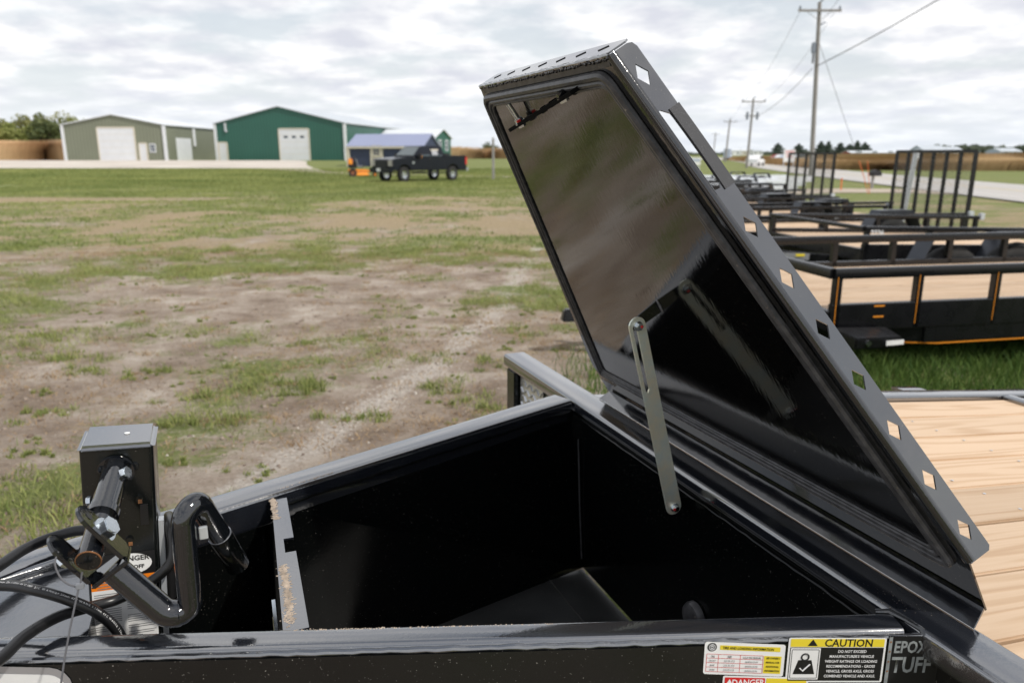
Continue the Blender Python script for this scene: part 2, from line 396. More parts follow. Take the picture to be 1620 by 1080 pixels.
class MB:
    def __init__(self): self.v = []; self.f = []
    def add(self, vs, fs):
        b = len(self.v); self.v += [tuple(p) for p in vs]; self.f += [tuple(i + b for i in f) for f in fs]; return self
    def box(self, c, s, ax=None):
        ax = ax or ((1, 0, 0), (0, 1, 0), (0, 0, 1))
        A = [Vector(q) for q in ax]; c = Vector(c); vs = []
        for i in (-1, 1):
            for j in (-1, 1):
                for k in (-1, 1):
                    vs.append(c + A[0] * (i * s[0] / 2) + A[1] * (j * s[1] / 2) + A[2] * (k * s[2] / 2))
        return self.add(vs, [(0, 1, 3, 2), (4, 6, 7, 5), (0, 4, 5, 1), (2, 3, 7, 6), (0, 2, 6, 4), (1, 5, 7, 3)])
    def hexa(self, bot, top):
        n = len(bot)
        return self.add(list(bot) + list(top), [tuple(range(n - 1, -1, -1)), tuple(range(n, 2 * n))] + [(i, (i + 1) % n, n + (i + 1) % n, n + i) for i in range(n)])
    def prism(self, poly, off):
        off = Vector(off); p = [Vector(q) for q in poly]
        return self.hexa(p, [q + off for q in p])
    def bar(self, p0, p1, w, h, up=(0, 0, 1)):
        p0 = Vector(p0); p1 = Vector(p1); d = (p1 - p0); L = d.length; d.normalize()
        up = Vector(up)
        if abs(d.dot(up)) > 0.98: up = Vector((1, 0, 0))
        s = d.cross(up).normalized(); u = s.cross(d)
        return self.box((p0 + p1) / 2, (L, w, h), (d, s, u))
    def rbar(self, p0, p1, w, h, r=0.006, n=3, up=(0, 0, 1)):
        # rounded rectangular tube
        p0 = Vector(p0); p1 = Vector(p1); d = (p1 - p0).normalized(); up = Vector(up)
        s = d.cross(up).normalized(); u = s.cross(d); pr = []
        for cx_, cy_, a0 in ((w / 2 - r, h / 2 - r, 0), (-w / 2 + r, h / 2 - r, 90), (-w / 2 + r, -h / 2 + r, 180), (w / 2 - r, -h / 2 + r, 270)):
            for k in range(n + 1):
                an = R(a0 + 90 * k / n); pr.append((cx_ + r * math.cos(an), cy_ + r * math.sin(an)))
        return self.hexa([p0 + s * x + u * y for x, y in pr], [p1 + s * x + u * y for x, y in pr])
    def tube(self, pts, r, n=10, cap=True):
        pts = [Vector(p) for p in pts]; rs = r if isinstance(r, (list, tuple)) else [r] * len(pts)
        t0 = (pts[1] - pts[0]).normalized(); up = Vector((0, 0, 1)) if abs(t0.z) < 0.9 else Vector((1, 0, 0))
        s = t0.cross(up).normalized(); rings = []
        for i, p in enumerate(pts):
            t = (pts[min(i + 1, len(pts) - 1)] - pts[max(i - 1, 0)]).normalized()
            s = (s - t * s.dot(t)).normalized(); u = t.cross(s)
            rings.append([p + (s * math.cos(2 * math.pi * k / n) + u * math.sin(2 * math.pi * k / n)) * rs[i] for k in range(n)])
        vs = [q for g in rings for q in g]; fs = []
        for i in range(len(pts) - 1):
            for k in range(n):
                fs.append((i * n + k, i * n + (k + 1) % n, (i + 1) * n + (k + 1) % n, (i + 1) * n + k))
        if cap: fs += [tuple(range(n - 1, -1, -1)), tuple(range((len(pts) - 1) * n, len(pts) * n))]
        return self.add(vs, fs)
    def cyl(self, p0, p1, r, n=16): return self.tube([p0, p1], r, n)
    def build(self, name, m, parent=None, smooth=False, bevel=0.0, seg=2, angle=40):
        me = bpy.data.meshes.new(name)
        me.from_pydata(self.v, [], self.f)
        bm = bmesh.new(); bm.from_mesh(me)
        bmesh.ops.recalc_face_normals(bm, faces=bm.faces)
        if bevel > 0:
            ed = [e for e in bm.edges if len(e.link_faces) == 2 and e.calc_face_angle(0) > R(35)]
            bmesh.ops.bevel(bm, geom=ed, offset=bevel, segments=seg, affect='EDGES', clamp_overlap=True)
        bm.to_mesh(me); bm.free()
        if smooth:
            me.polygons.foreach_set('use_smooth', [True] * len(me.polygons))
            me.set_sharp_from_angle(angle=R(angle))
        o = link_mesh(name, me, m, parent)
        return o

def smooth_path(pts, n=8):
    pts = [Vector(p) for p in pts]; out = []
    P = [pts[0] * 2 - pts[1]] + pts + [pts[-1] * 2 - pts[-2]]
    for i in range(1, len(P) - 2):
        p0, p1, p2, p3 = P[i - 1:i + 3]
        for k in range(n):
            t = k / n
            out.append(0.5 * ((2 * p1) + (p2 - p0) * t + (2 * p0 - 5 * p1 + 4 * p2 - p3) * t * t + (3 * p1 - p0 - 3 * p2 + p3) * t ** 3))
    out.append(pts[-1]); return out

def fillet_path(pts, r, n=6):
    pts = [Vector(p) for p in pts]; out = [pts[0]]
    for i in range(1, len(pts) - 1):
        a_, b_, c_ = pts[i - 1], pts[i], pts[i + 1]
        d0 = (a_ - b_); d1 = (c_ - b_); rr = min(r, d0.length * 0.48, d1.length * 0.48)
        q0 = b_ + d0.normalized() * rr; q1 = b_ + d1.normalized() * rr
        for k in range(n + 1):
            t = k / n; out.append(q0 * (1 - t) ** 2 + b_ * 2 * t * (1 - t) + q1 * t * t)
    out.append(pts[-1]); return out

def holed_plate(name, outline, holes, frame, thick, m, parent, bevel=0.0):
    # outline, holes in 2-D; frame = (origin, ex, ey, ez); the plate is a real sheet of given thickness
    O, ex, ey, ez = [Vector(q) for q in frame]
    bm = bmesh.new()
    for loop in [outline] + holes:
        vs = [bm.verts.new((x, y, 0)) for x, y in loop]
        for i in range(len(vs)): bm.edges.new((vs[i], vs[(i + 1) % len(vs)]))
    bmesh.ops.triangle_fill(bm, use_beauty=True, use_dissolve=False, edges=bm.edges[:], normal=(0, 0, 1))
    bm.verts.ensure_lookup_table()
    vs = [v.co.copy() for v in bm.verts]; idx = {v: i for i, v in enumerate(bm.verts)}
    fs = [[idx[v] for v in f.verts] for f in bm.faces]
    be = [(idx[e.verts[0]], idx[e.verts[1]]) for e in bm.edges if len(e.link_faces) == 1]
    bm.free(); n = len(vs)
    P = [O + ex * v.x + ey * v.y for v in vs] + [O + ex * v.x + ey * v.y + ez * thick for v in vs]
    F = [tuple(f) for f in fs] + [tuple(i + n for i in reversed(f)) for f in fs] + [(i, j, j + n, i + n) for i, j in be]
    mb = MB(); mb.add(P, F)
    return mb.build(name, m, parent)

def text(name, body, size, frame, m, parent, align='LEFT', sx=1.0, bold=0.0, shear=0.0):
    # flat lettering as a mesh, set on frame (origin, ex, ey); the default font
    cu = bpy.data.curves.new(name, 'FONT'); cu.body = body; cu.size = size; cu.align_x = align; cu.offset = bold; cu.shear = shear
    cu.resolution_u = 2; cu.space_line = 0.95
    ob = bpy.data.objects.new(name, cu); COL.objects.link(ob)
    dg = bpy.context.evaluated_depsgraph_get(); dg.update()
    me = bpy.data.meshes.new_from_object(ob.evaluated_get(dg))
    bpy.data.objects.remove(ob)
    O, ex, ey = [Vector(q) for q in frame]
    for v in me.vertices: v.co = O + ex * (v.co.x * sx) + ey * v.co.y
    me.materials.clear()
    o = bpy.data.objects.new(name, me); COL.objects.link(o); me.materials.append(MATS[m])
    if parent: o.parent = parent
    return o

# numpy value noise, used for the ground masks and for scattering
def vn(x, y, seed=0):
    xi = np.floor(x); yi = np.floor(y); fx = x - xi; fy = y - yi
    fx = fx * fx * (3 - 2 * fx); fy = fy * fy * (3 - 2 * fy)
    def h(a_, b_):
        s = np.sin(a_ * 127.1 + b_ * 311.7 + seed * 74.7) * 43758.5453
        return s - np.floor(s)
    return (h(xi, yi) * (1 - fx) + h(xi + 1, yi) * fx) * (1 - fy) + (h(xi, yi + 1) * (1 - fx) + h(xi + 1, yi + 1) * fx) * fy
def fbm(x, y, seed=0, o=4):
    s = 0; a_ = 0.5; t = 0
    for k in range(o):
        s = s + a_ * vn(x, y, seed + k * 13); t += a_; x = x * 2.03 + 5.1; y = y * 2.03 + 9.7; a_ *= 0.55
    return s / t
def sst(a_, b_, x):
    t = np.clip((x - a_) / (b_ - a_), 0, 1); return t * t * (3 - 2 * t)

def blades(name, px, py, pz, h, w, m, lean=0.5, seed=1, label=None, cat=None, tint=None, parent=None):
    rng = np.random.default_rng(seed); n = len(px)
    yaw = rng.random(n) * 2 * np.pi; dx, dy = np.cos(yaw), np.sin(yaw)
    ly = rng.random(n) * 2 * np.pi; la = lean * h * (0.3 + rng.random(n)); lx, l2 = np.cos(ly) * la, np.sin(ly) * la
    V = np.zeros((n, 5, 3))
    V[:, 0] = np.stack([px - dx * w / 2, py - dy * w / 2, pz], 1); V[:, 1] = np.stack([px + dx * w / 2, py + dy * w / 2, pz], 1)
    mx, my, mz = px + lx * 0.35, py + l2 * 0.35, pz + h * 0.6
    V[:, 2] = np.stack([mx + dx * w * 0.38, my + dy * w * 0.38, mz], 1); V[:, 3] = np.stack([mx - dx * w * 0.38, my - dy * w * 0.38, mz], 1)
    V[:, 4] = np.stack([px + lx, py + l2, pz + h], 1)
    base = (np.arange(n) * 5)[:, None]
    loops = np.concatenate([base + np.array([0, 1, 2, 3]), base + np.array([3, 2, 4])], 1).ravel()
    me = bpy.data.meshes.new(name)
    me.vertices.add(n * 5); me.vertices.foreach_set('co', V.ravel())
    me.loops.add(n * 7); me.loops.foreach_set('vertex_index', loops.astype(np.int32))
    me.polygons.add(n * 2)
    ls = (np.arange(n) * 7)[:, None] + np.array([0, 4]); me.polygons.foreach_set('loop_start', ls.ravel().astype(np.int32))
    me.update(calc_edges=True)
    at_ = me.attributes.new('tint', 'FLOAT', 'POINT')
    tv = rng.random(n) if tint is None else np.clip(tint + (rng.random(n) - 0.5) * 0.5, 0, 1)
    at_.data.foreach_set('value', np.repeat(tv, 5).astype(np.float32))
    o = link_mesh(name, me, m, parent)
    return tag(o, label, cat, kind='stuff')

def leaf_mesh(name, P, size, m, parent, seed=1, tint=None, flat=0.0):
    rng = np.random.default_rng(seed); n = len(P)
    d1 = rng.normal(size=(n, 3)); d1[:, 2] *= (1 - flat); d1 /= np.linalg.norm(d1, axis=1)[:, None]
    d2 = rng.normal(size=(n, 3)); d2 -= d1 * (d1 * d2).sum(1)[:, None]; d2 /= np.linalg.norm(d2, axis=1)[:, None]
    s = (size * (0.6 + 0.8 * rng.random(n)))[:, None]
    V = np.stack([P - d1 * s, P + d2 * s * 0.6, P + d1 * s, P - d2 * s * 0.6], 1)
    me = bpy.data.meshes.new(name)
    me.vertices.add(n * 4); me.vertices.foreach_set('co', V.ravel())
    me.loops.add(n * 4); me.loops.foreach_set('vertex_index', np.arange(n * 4, dtype=np.int32))
    me.polygons.add(n); me.polygons.foreach_set('loop_start', (np.arange(n) * 4).astype(np.int32))
    me.update(calc_edges=True)
    at_ = me.attributes.new('tint', 'FLOAT', 'POINT')
    tv = rng.random(n) if tint is None else np.clip(tint + (rng.random(n) - 0.5) * 0.4, 0, 1)
    at_.data.foreach_set('value', np.repeat(tv, 4).astype(np.float32))
    return link_mesh(name, me, m, parent)

def at(px, Y, z):
    # point at depth Y and height z that lies in the column px of the survey photograph
    zc_ = Y * math.cos(PITCH) + (CAM_Z - z) * math.sin(PITCH)
    return Vector(((px - 810.0) / F_PX * zc_, Y, z))

# ------------------------------------------------------------------ terrain
def terr(x, y):
    x = np.asarray(x, float); y = np.asarray(y, float)
    left = 1 - sst(5, 30, x)
    z = 0.80 * sst(52, 104, y) * left
    z = z - 0.0 * x
    z = z + 0.95 * sst(30, 75, x - 0.10 * y) * sst(40, 110, y)          # the field right of the road climbs
    z = z + 0.035 * (fbm(x * 0.35, y * 0.35, 3, 3) - 0.5) * sst(2, 5, y) * (1 - sst(30, 50, y)) * (1 - sst(1, 3, x))
    z = z + 0.03 * (fbm(x * 1.7, y * 1.7, 8, 3) - 0.5) * (1 - sst(16, 25, y))
    return z
def tz(x, y): return float(terr(x, y))

def green_mask(x, y):
    g = 0.26 + 0.40 * sst(16, 36, y)
    g = g + 0.13 * sst(9, 13, y)
    g = g + 0.30 * sst(-0.5, 1.2, x - 0.10 * (y - 6)) * (1 - sst(12, 22, y))          # greener strip by the row of trailers
    g = g + 0.20 * np.exp(-(((x + 6.5) / 2.6) ** 2 + ((y - 9) / 2.5) ** 2))
    g = g - 0.22 * np.exp(-(((x + 2.6) / 2.2) ** 2 + ((y - 8.2) / 2.0) ** 2))          # bare soil
    g = g - 0.20 * np.exp(-(((x + 3.0) / 1.6) ** 2 + ((y - 5.4) / 0.9) ** 2))
    g = g - 0.16 * np.exp(-(((x + 0.6) / 0.7) ** 2 + ((y - 5.6) / 1.8) ** 2))
    g = g - 0.45 * np.exp(-(((x + 15 + (y - 28) * 0.3) / 6.5) ** 2 + ((y - 28.5) / 1.8) ** 2))
    g = g - 0.25 * np.exp(-(((x + 1.0) / 3.0) ** 2 + ((y - 30) / 9) ** 2))
    g = g + 0.25 * sst(36, 55, y) * (1 - sst(-3, 6, x))
    g = g + 1.1 * (fbm(x * 0.55, y * 0.55, 21, 4) - 0.5) * (1 - 0.55 * sst(25, 45, y))
    g = g + 0.7 * (fbm(x * 2.1, y * 2.1, 33, 3) - 0.5) * (1 - 0.4 * sst(20, 40, y))
    return np.clip(g, 0, 1)
def dry_mask(x, y):
    d = 0.25 + 0.45 * sst(9, 15, y) + 0.9 * (fbm(x * 0.6 + 40, y * 0.6, 51, 4) - 0.5)
    d = d - 0.25 * np.exp(-(((x + 2.6) / 2.2) ** 2 + ((y - 8.2) / 2.2) ** 2))
    return np.clip(d, 0, 1)

TRAIL = np.array([(1.2, 17.0), (0.45, 13.5), (0.09, 10.71), (-0.07, 8.35), (-0.31, 7.36), (-0.56, 5.93), (-0.75, 5.4), (-0.92, 4.8), (-1.1, 4.2), (-1.4, 3.4)])
def track_mask(x, y):
    d = np.full(np.shape(x), 9.0)
    for p_, q_ in zip(TRAIL[:-1], TRAIL[1:]):
        v = q_ - p_; t = np.clip(((x - p_[0]) * v[0] + (y - p_[1]) * v[1]) / (v @ v), 0, 1)
        d = np.minimum(d, np.hypot(x - p_[0] - t * v[0], y - p_[1] - t * v[1]))
    return np.clip(0.75 * np.exp(-(d / 0.16) ** 2) + 0.35 * (fbm(x * 1.3, y * 1.3, 71, 3) - 0.42) * (1 - sst(9, 14, y)), 0, 1)
def ground():
    xs = np.concatenate([-np.geomspace(3000, 14, 45), np.linspace(-13.5, 8, 190), np.geomspace(8.6, 3000, 45)])
    ys = np.concatenate([[-3000, -800, -200, -60, -20, -8, -3], np.linspace(-1, 16, 170), np.linspace(16.3, 60, 110), np.geomspace(61, 4000, 60)])
    X, Y = np.meshgrid(xs, ys); Z = terr(X, Y); nx, ny = len(xs), len(ys)
    V = np.stack([X, Y, Z], -1).reshape(-1, 3)
    i = np.arange(nx * ny).reshape(ny, nx)
    Fc = np.stack([i[:-1, :-1], i[:-1, 1:], i[1:, 1:], i[1:, :-1]], -1).reshape(-1, 4)
    me = bpy.data.meshes.new('ground'); n = len(Fc)
    me.vertices.add(len(V)); me.vertices.foreach_set('co', V.ravel())
    me.loops.add(n * 4); me.loops.foreach_set('vertex_index', Fc.ravel().astype(np.int32))
    me.polygons.add(n); me.polygons.foreach_set('loop_start', (np.arange(n) * 4).astype(np.int32))
    me.update(calc_edges=True)
    me.polygons.foreach_set('use_smooth', [True] * n)
    for nm, fn in (('green', green_mask), ('dry', dry_mask), ('track', track_mask)):
        a_ = me.attributes.new(nm, 'FLOAT', 'POINT'); a_.data.foreach_set('value', fn(X, Y).ravel().astype(np.float32))
    tag(link_mesh('ground', me, 'ground'), kind='structure')
ground()

def strip(name, left, right, dz, m, nsub=6, nacross=6):
    # a draped ribbon between two polylines
    L = smooth_path([(x, y, 0) for x, y in left], nsub); Rr = smooth_path([(x, y, 0) for x, y in right], nsub)
    vs = []; fs = []; k = nacross + 1
    for p, q in zip(L, Rr):
        for j in range(k):
            r = p.lerp(q, j / nacross); vs.append((r.x, r.y, tz(r.x, r.y) + dz))
    for i in range(len(L) - 1):
        for j in range(nacross): fs.append((i * k + j, i * k + j + 1, (i + 1) * k + j + 1, (i + 1) * k + j))
    o = MB().add(vs, fs).build(name, m)
    return tag(o, kind='structure')
near_e = [(13, 8), (16.5, 21), (18.5, 33), (21.0, 48), (25.6, 74), (33, 108), (47, 160), (60, 230), (62, 330), (50, 480)]
far_e = [(21.5, 8), (25, 27), (27.4, 42), (30.2, 60), (35.8, 90), (44, 125), (59, 178), (74, 245), (77, 335), (64, 482)]
def lerp_line(t): return [(a_[0] + (b_[0] - a_[0]) * t, a_[1] + (b_[1] - a_[1]) * t) for a_, b_ in zip(near_e, far_e)]
strip('road', near_e, far_e, 0.05, 'asphalt')
for nm, t0, t1, m in (('road_edge_line', 0.16, 0.175, 'line_white'), ('road_centre_line', 0.495, 0.512, 'line_yellow'), ('road_edge_line', 0.83, 0.845, 'line_white')):
    strip(nm, lerp_line(t0), lerp_line(t1), 0.056, m, 6, 1)
strip('gravel_yard', [(-95, 76), (-60, 74.5), (-40, 74.2), (-24, 74), (-16.5, 68)], [(-110, 112), (-66, 108), (-44, 106.5), (-29, 104), (-21, 80)], 0.03, 'gravel', 8, 12)
strip('gravel_track', [(-24, 73.6), (-14, 62.6), (-6, 58.6), (2, 54.6), (14, 50)], [(-23, 75.6), (-13, 64.6), (-5.5, 60.2), (2.6, 56.2), (15, 52)], 0.025, 'track_dirt', 6, 3)
strip('gravel_driveway', [(10.5, 31.0), (14.0, 33.2), (17.0, 33.0), (19.0, 30.6)], [(11.0, 34.5), (14.4, 37.2), (17.6, 37.2), (20.2, 36.0)], 0.02, 'track_dirt', 6, 4)

# ------------------------------------------------------------------ MAIN TRAILER
PSI = R(21.6)
ORG = Vector((-0.501, 1.264, 0.0))
TR = empty('tongue_box_trailer', ORG, PSI, 'glossy black trailer in front with its tongue toolbox lid propped open', 'trailer')
# local frame: x rearward, y to the far side, z up
ZT = 0.90
def nin(s): return -0.233 - 0.345 * s        # near rail, inner edge
def fin(s): return 0.230 + 0.385 * s         # far rail, inner edge
AN = math.atan(0.345); AF = math.atan(0.385)
# near tongue rail
def rail(name, p0, p1, w, h, side):
    d = (Vector(p1) - Vector(p0)).normalized(); s = Vector((0, 0, 1)).cross(d)   # to the far side
    c = s * (w / 2 * side)
    return MB().rbar(Vector(p0) + c - Vector((0, 0, h / 2)), Vector(p1) + c - Vector((0, 0, h / 2)), w, h, 0.012, 4).build(name, 'rail_paint', TR, smooth=True)
rail('tongue_rail', (-0.62, nin(-0.62) , ZT), (0.972, nin(0.972), ZT), 0.051, 0.075, -1)
rail('tongue_rail', (-0.62, fin(-0.62), ZT), (0.972, fin(0.972), ZT), 0.082, 0.075, 1)
# near side plate, standing just outside the rail
dn = Vector((math.cos(AN), -math.sin(AN), 0)); nn = Vector((-math.sin(AN), -math.cos(AN), 0))
PO = Vector((0, nin(0) - 0.0548, 0))
def NP(e, z, off=0.0): return PO + dn * e + nn * off + Vector((0, 0, z))
mb = MB(); mb.hexa([NP(-0.75, 0.55), NP(1.085, 0.55), NP(1.085, 0.55, 0.006), NP(-0.75, 0.55, 0.006)], [NP(-0.75, 0.886), NP(1.085, 0.886), NP(1.085, 0.886, 0.006), NP(-0.75, 0.886, 0.006)])
mb.build('side_plate', 'plate_paint', TR)
# weld bead along the plate's top edge
wp = [NP(-0.62 + 1.66 * k / 120, 0.8905 + 0.0006 * math.sin(k * 1.9) + 0.0006 * random.uniform(-1, 1), 0.0015) for k in range(121)]
MB().tube(wp, [0.0045 + 0.0007 * random.uniform(-1, 1) for _ in wp], 8).build('weld_bead', 'rail_paint', TR, smooth=True)
# far side plate
df = Vector((math.cos(AF), math.sin(AF), 0)); nf = Vector((-math.sin(AF), math.cos(AF), 0))
FO = Vector((0, fin(0) + 0.086, 0))
mb = MB(); q = [FO + df * -0.6, FO + df * 1.05, FO + df * 1.05 + nf * 0.006, FO + df * -0.6 + nf * 0.006]
mb.hexa([p + Vector((0, 0, 0.55)) for p in q], [p + Vector((0, 0, 0.885)) for p in q]); mb.build('side_plate', 'plate_paint', TR)
# headboard rail and its carrying plate
HB0, HB1 = 0.977, 1.066
MB().rbar(((HB0 + HB1) / 2, -1.22, ZT - 0.0235), ((HB0 + HB1) / 2, 1.19, ZT - 0.0235), HB1 - HB0, 0.047, 0.011, 4, (0, 0, 1)).build('headboard_rail', 'rail_paint', TR, smooth=True)
MB().box((1.03, -0.02, 0.70), (0.05, 2.36, 0.30)).build('headboard_plate', 'plate_paint', TR, bevel=0.004)
MB().box((1.015, 1.13, 0.69), (0.07, 0.075, 0.326)).build('headboard_post', 'plate_paint', TR, bevel=0.004)
# bright tread plate gusset at the far end with raised bars
tp = MB(); tp.box((1.002, 0.98, 0.72), (0.004, 0.20, 0.265)); tread = tp.build('tread_plate', 'silver_metal', TR)
tb = MB()
for i in range(7):
    for j in range(9):
        y = 0.895 + i * 0.028; z = 0.60 + j * 0.028; sgn = 1 if (i + j) % 2 else -1
        tb.bar((0.9985, y - 0.008, z - 0.008 * sgn), (0.9985, y + 0.008, z + 0.008 * sgn), 0.005, 0.003)
tb.build('tread_bars', 'silver_metal', tread)
# toolbox walls and floor
def sheet(name, quad, m, off):
    off = Vector(off); q = [Vector(p) for p in quad]
    return MB().hexa(q, [p + off for p in q]).build(name, m, TR)
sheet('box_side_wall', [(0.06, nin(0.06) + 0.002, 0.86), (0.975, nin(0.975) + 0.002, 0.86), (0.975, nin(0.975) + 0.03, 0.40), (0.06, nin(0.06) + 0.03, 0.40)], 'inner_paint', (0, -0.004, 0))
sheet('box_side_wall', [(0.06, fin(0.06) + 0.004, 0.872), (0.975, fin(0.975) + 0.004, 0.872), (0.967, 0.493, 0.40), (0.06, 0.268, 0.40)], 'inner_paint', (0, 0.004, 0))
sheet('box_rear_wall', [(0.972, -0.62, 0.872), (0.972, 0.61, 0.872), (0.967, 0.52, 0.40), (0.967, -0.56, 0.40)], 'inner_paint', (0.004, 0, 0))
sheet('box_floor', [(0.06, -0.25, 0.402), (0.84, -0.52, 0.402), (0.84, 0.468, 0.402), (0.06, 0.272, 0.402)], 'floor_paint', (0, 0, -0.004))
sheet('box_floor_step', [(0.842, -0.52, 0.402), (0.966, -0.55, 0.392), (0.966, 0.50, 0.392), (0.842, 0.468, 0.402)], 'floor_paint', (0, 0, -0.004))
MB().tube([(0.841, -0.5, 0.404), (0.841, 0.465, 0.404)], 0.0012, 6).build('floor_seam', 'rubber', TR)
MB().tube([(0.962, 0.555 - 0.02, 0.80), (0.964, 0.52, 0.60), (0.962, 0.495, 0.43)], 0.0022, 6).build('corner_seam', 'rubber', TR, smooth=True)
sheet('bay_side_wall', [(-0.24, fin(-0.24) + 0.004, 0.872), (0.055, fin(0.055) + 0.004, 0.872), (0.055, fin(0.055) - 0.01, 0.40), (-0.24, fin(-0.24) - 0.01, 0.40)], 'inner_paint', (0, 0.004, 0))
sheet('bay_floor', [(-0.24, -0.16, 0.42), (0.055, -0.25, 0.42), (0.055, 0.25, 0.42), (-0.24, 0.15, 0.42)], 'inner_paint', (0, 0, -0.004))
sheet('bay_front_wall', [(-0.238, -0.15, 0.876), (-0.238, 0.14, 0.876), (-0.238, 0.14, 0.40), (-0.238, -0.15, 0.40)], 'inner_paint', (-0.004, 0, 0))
for p0_, p1_ in (((0.968, 0.585, 0.862), (0.968, -0.60, 0.862)), ((0.075, fin(0.075) - 0.004, 0.866), (0.968, fin(0.968) - 0.004, 0.866))):
    ln = [Vector(p0_).lerp(Vector(p1_), k / 50) + Vector((random.uniform(-.0008, .0008), 0, random.uniform(-.0012, .0012))) for k in range(51)]
    MB().tube(ln, [0.0022 + 0.0010 * random.random() for _ in ln], 6).build('seam_weld', 'inner_paint', TR, smooth=True)
# front divider: upright sheet, folded top flange with a latch notch
def div(s_off, u_):  # flange from near (u=0) to far (u=1)
    s0 = 0.052 + 0.022 * u_ + s_off
    y = nin(s0) + (fin(s0) - nin(s0)) * u_
    return (s0, y)
fl_n = [div(0, 0), div(0.040, 0)]; fl_f = [div(0, 1), div(0.032, 1)]
n0, n1 = 0.36, 0.44
def fp(a_, u_): return (div(0, u_)[0] + (0.040 - 0.008 * u_) * a_, div(0, u_)[1])
outl = [fp(0, 0.005), fp(1, 0.005), fp(1, 0.515), fp(0.45, 0.515), fp(0.45, 0.625), fp(1, 0.625), fp(1, 0.99), fp(0, 0.99)]
holed_plate('divider_flange', outl, [], ((0, 0, 0.884), (1, 0, 0), (0, 1, 0), (0, 0, 1)), 0.004, 'rail_paint', TR)
sheet('divider_wall', [(*div(0.001, 0.01), 0.884), (*div(0.001, 0.99), 0.884), (*div(0.001, 0.99), 0.42), (*div(0.001, 0.01), 0.42)], 'black_paint', (0.004, 0, 0))
# mud caked along the flange and on the rails
def crumbs(name, path, n, spread, size, m, seed):
    rng = random.Random(seed); mb = MB()
    for _ in range(n):
        t = rng.random() ** 1.0 * (len(path) - 1); i = min(int(t), len(path) - 2); p = Vector(path[i]).lerp(Vector(path[i + 1]), t - i)
        p += Vector((rng.gauss(0, spread), rng.gauss(0, spread), 0)); r = size * rng.uniform(0.4, 1.2)
        vs = [p + Vector((r * rng.uniform(.6, 1.2) * math.cos(k * 1.2566), r * rng.uniform(.6, 1.2) * math.sin(k * 1.2566), 0)) for k in range(5)] + [p + Vector((0, 0, r * rng.uniform(.12, .35)))]
        mb.add(vs, [(k, (k + 1) % 5, 5) for k in range(5)])
    o = mb.build(name, m, TR); o['kind'] = 'stuff'; return o
crumbs('caked_mud', [(*fp(0.3, 0.05), 0.8882), (*fp(0.35, 0.25), 0.8882), (*fp(0.25, 0.42), 0.8882)], 620, 0.0042, 0.0026, 'mud', 3)
crumbs('caked_mud', [(*fp(0.15, 0.80), 0.8882), (*fp(0.12, 0.92), 0.8882), (*fp(0.05, 0.99), 0.890)], 300, 0.0030, 0.0027, 'mud', 4)
crumbs('caked_mud', [(0.07, nin(0.07) - 0.010, 0.8996), (0.2, nin(0.2) - 0.010, 0.8998), (0.45, nin(0.45) - 0.011, 0.8998)], 170, 0.0014, 0.0017, 'mud', 5)
crumbs('caked_mud', [(0.09, fin(0.09) + 0.014, 0.8996), (0.22, fin(0.22) + 0.012, 0.8998)], 160, 0.0016, 0.0022, 'mud', 6)
crumbs('caked_mud', [(1.00, -0.50, 0.8998), (1.02, -0.60, 0.8998)], 90, 0.014, 0.0013, 'mud', 7)
MB().cyl((0.062, -0.135, 0.80), (0.046, -0.135, 0.80), 0.016, 14).build('latch_stud', 'zinc', TR, smooth=True)
MB().bar((0.047, -0.10, 0.86), (0.047, -0.16, 0.74), 0.006, 0.006).build('latch_wire', 'zinc', TR)
# round rubber grommet on the rear wall of the box
MB().tube([(0.966, -0.075, 0.585), (0.958, -0.075, 0.585), (0.950, -0.075, 0.585), (0.944, -0.075, 0.585)], [0.036, 0.036, 0.032, 0.018], 24).build('grommet', 'rubber', TR, smooth=True)
# weld bead where the near rail meets the headboard
MB().tube([(0.955, nin(0.955) + 0.004, 0.897), (0.972, nin(0.96) - 0.006, 0.9), (0.978, nin(0.97) - 0.03, 0.9), (0.982, nin(0.97) - 0.055, 0.8985), (0.984, nin(0.97) - 0.068, 0.888)], [0.004, 0.005, 0.004, 0.0045, 0.007], 8).build('weld_bead', 'black_paint', TR, smooth=True)
# dark rubber-backed lip that carries the lid
LIP = MB()
LIP.hexa([(1.055, -0.655, 0.9015), (1.055, 0.585, 0.9015), (1.0585, 0.585, 0.9015), (1.0585, -0.655, 0.9015)],
         [(1.086, -0.645, 0.924), (1.086, 0.575, 0.924), (1.089, 0.575, 0.921), (1.089, -0.645, 0.921)])
LIP.build('hinge_lip', 'flange_paint', TR)

# tongue nose plate
pl = [(-0.235, nin(-0.235) + 0.003), (-0.235, fin(-0.235) - 0.003), (-0.62, fin(-0.62) + 0.03), (-0.62, nin(-0.62) - 0.03)]
MB().prism([(x, y, 0.878) for x, y in pl], (0, 0, 0.008)).build('nose_plate', 'rail_paint', TR)
MB().hexa([(-0.95, -0.06, 0.74), (-0.60, -0.09, 0.74), (-0.60, 0.09, 0.74), (-0.95, 0.06, 0.74)], [(-0.95, -0.045, 0.87), (-0.60, -0.08, 0.87), (-0.60, 0.08, 0.87), (-0.95, 0.045, 0.87)]).build('coupler', 'plate_paint', TR, bevel=0.01)
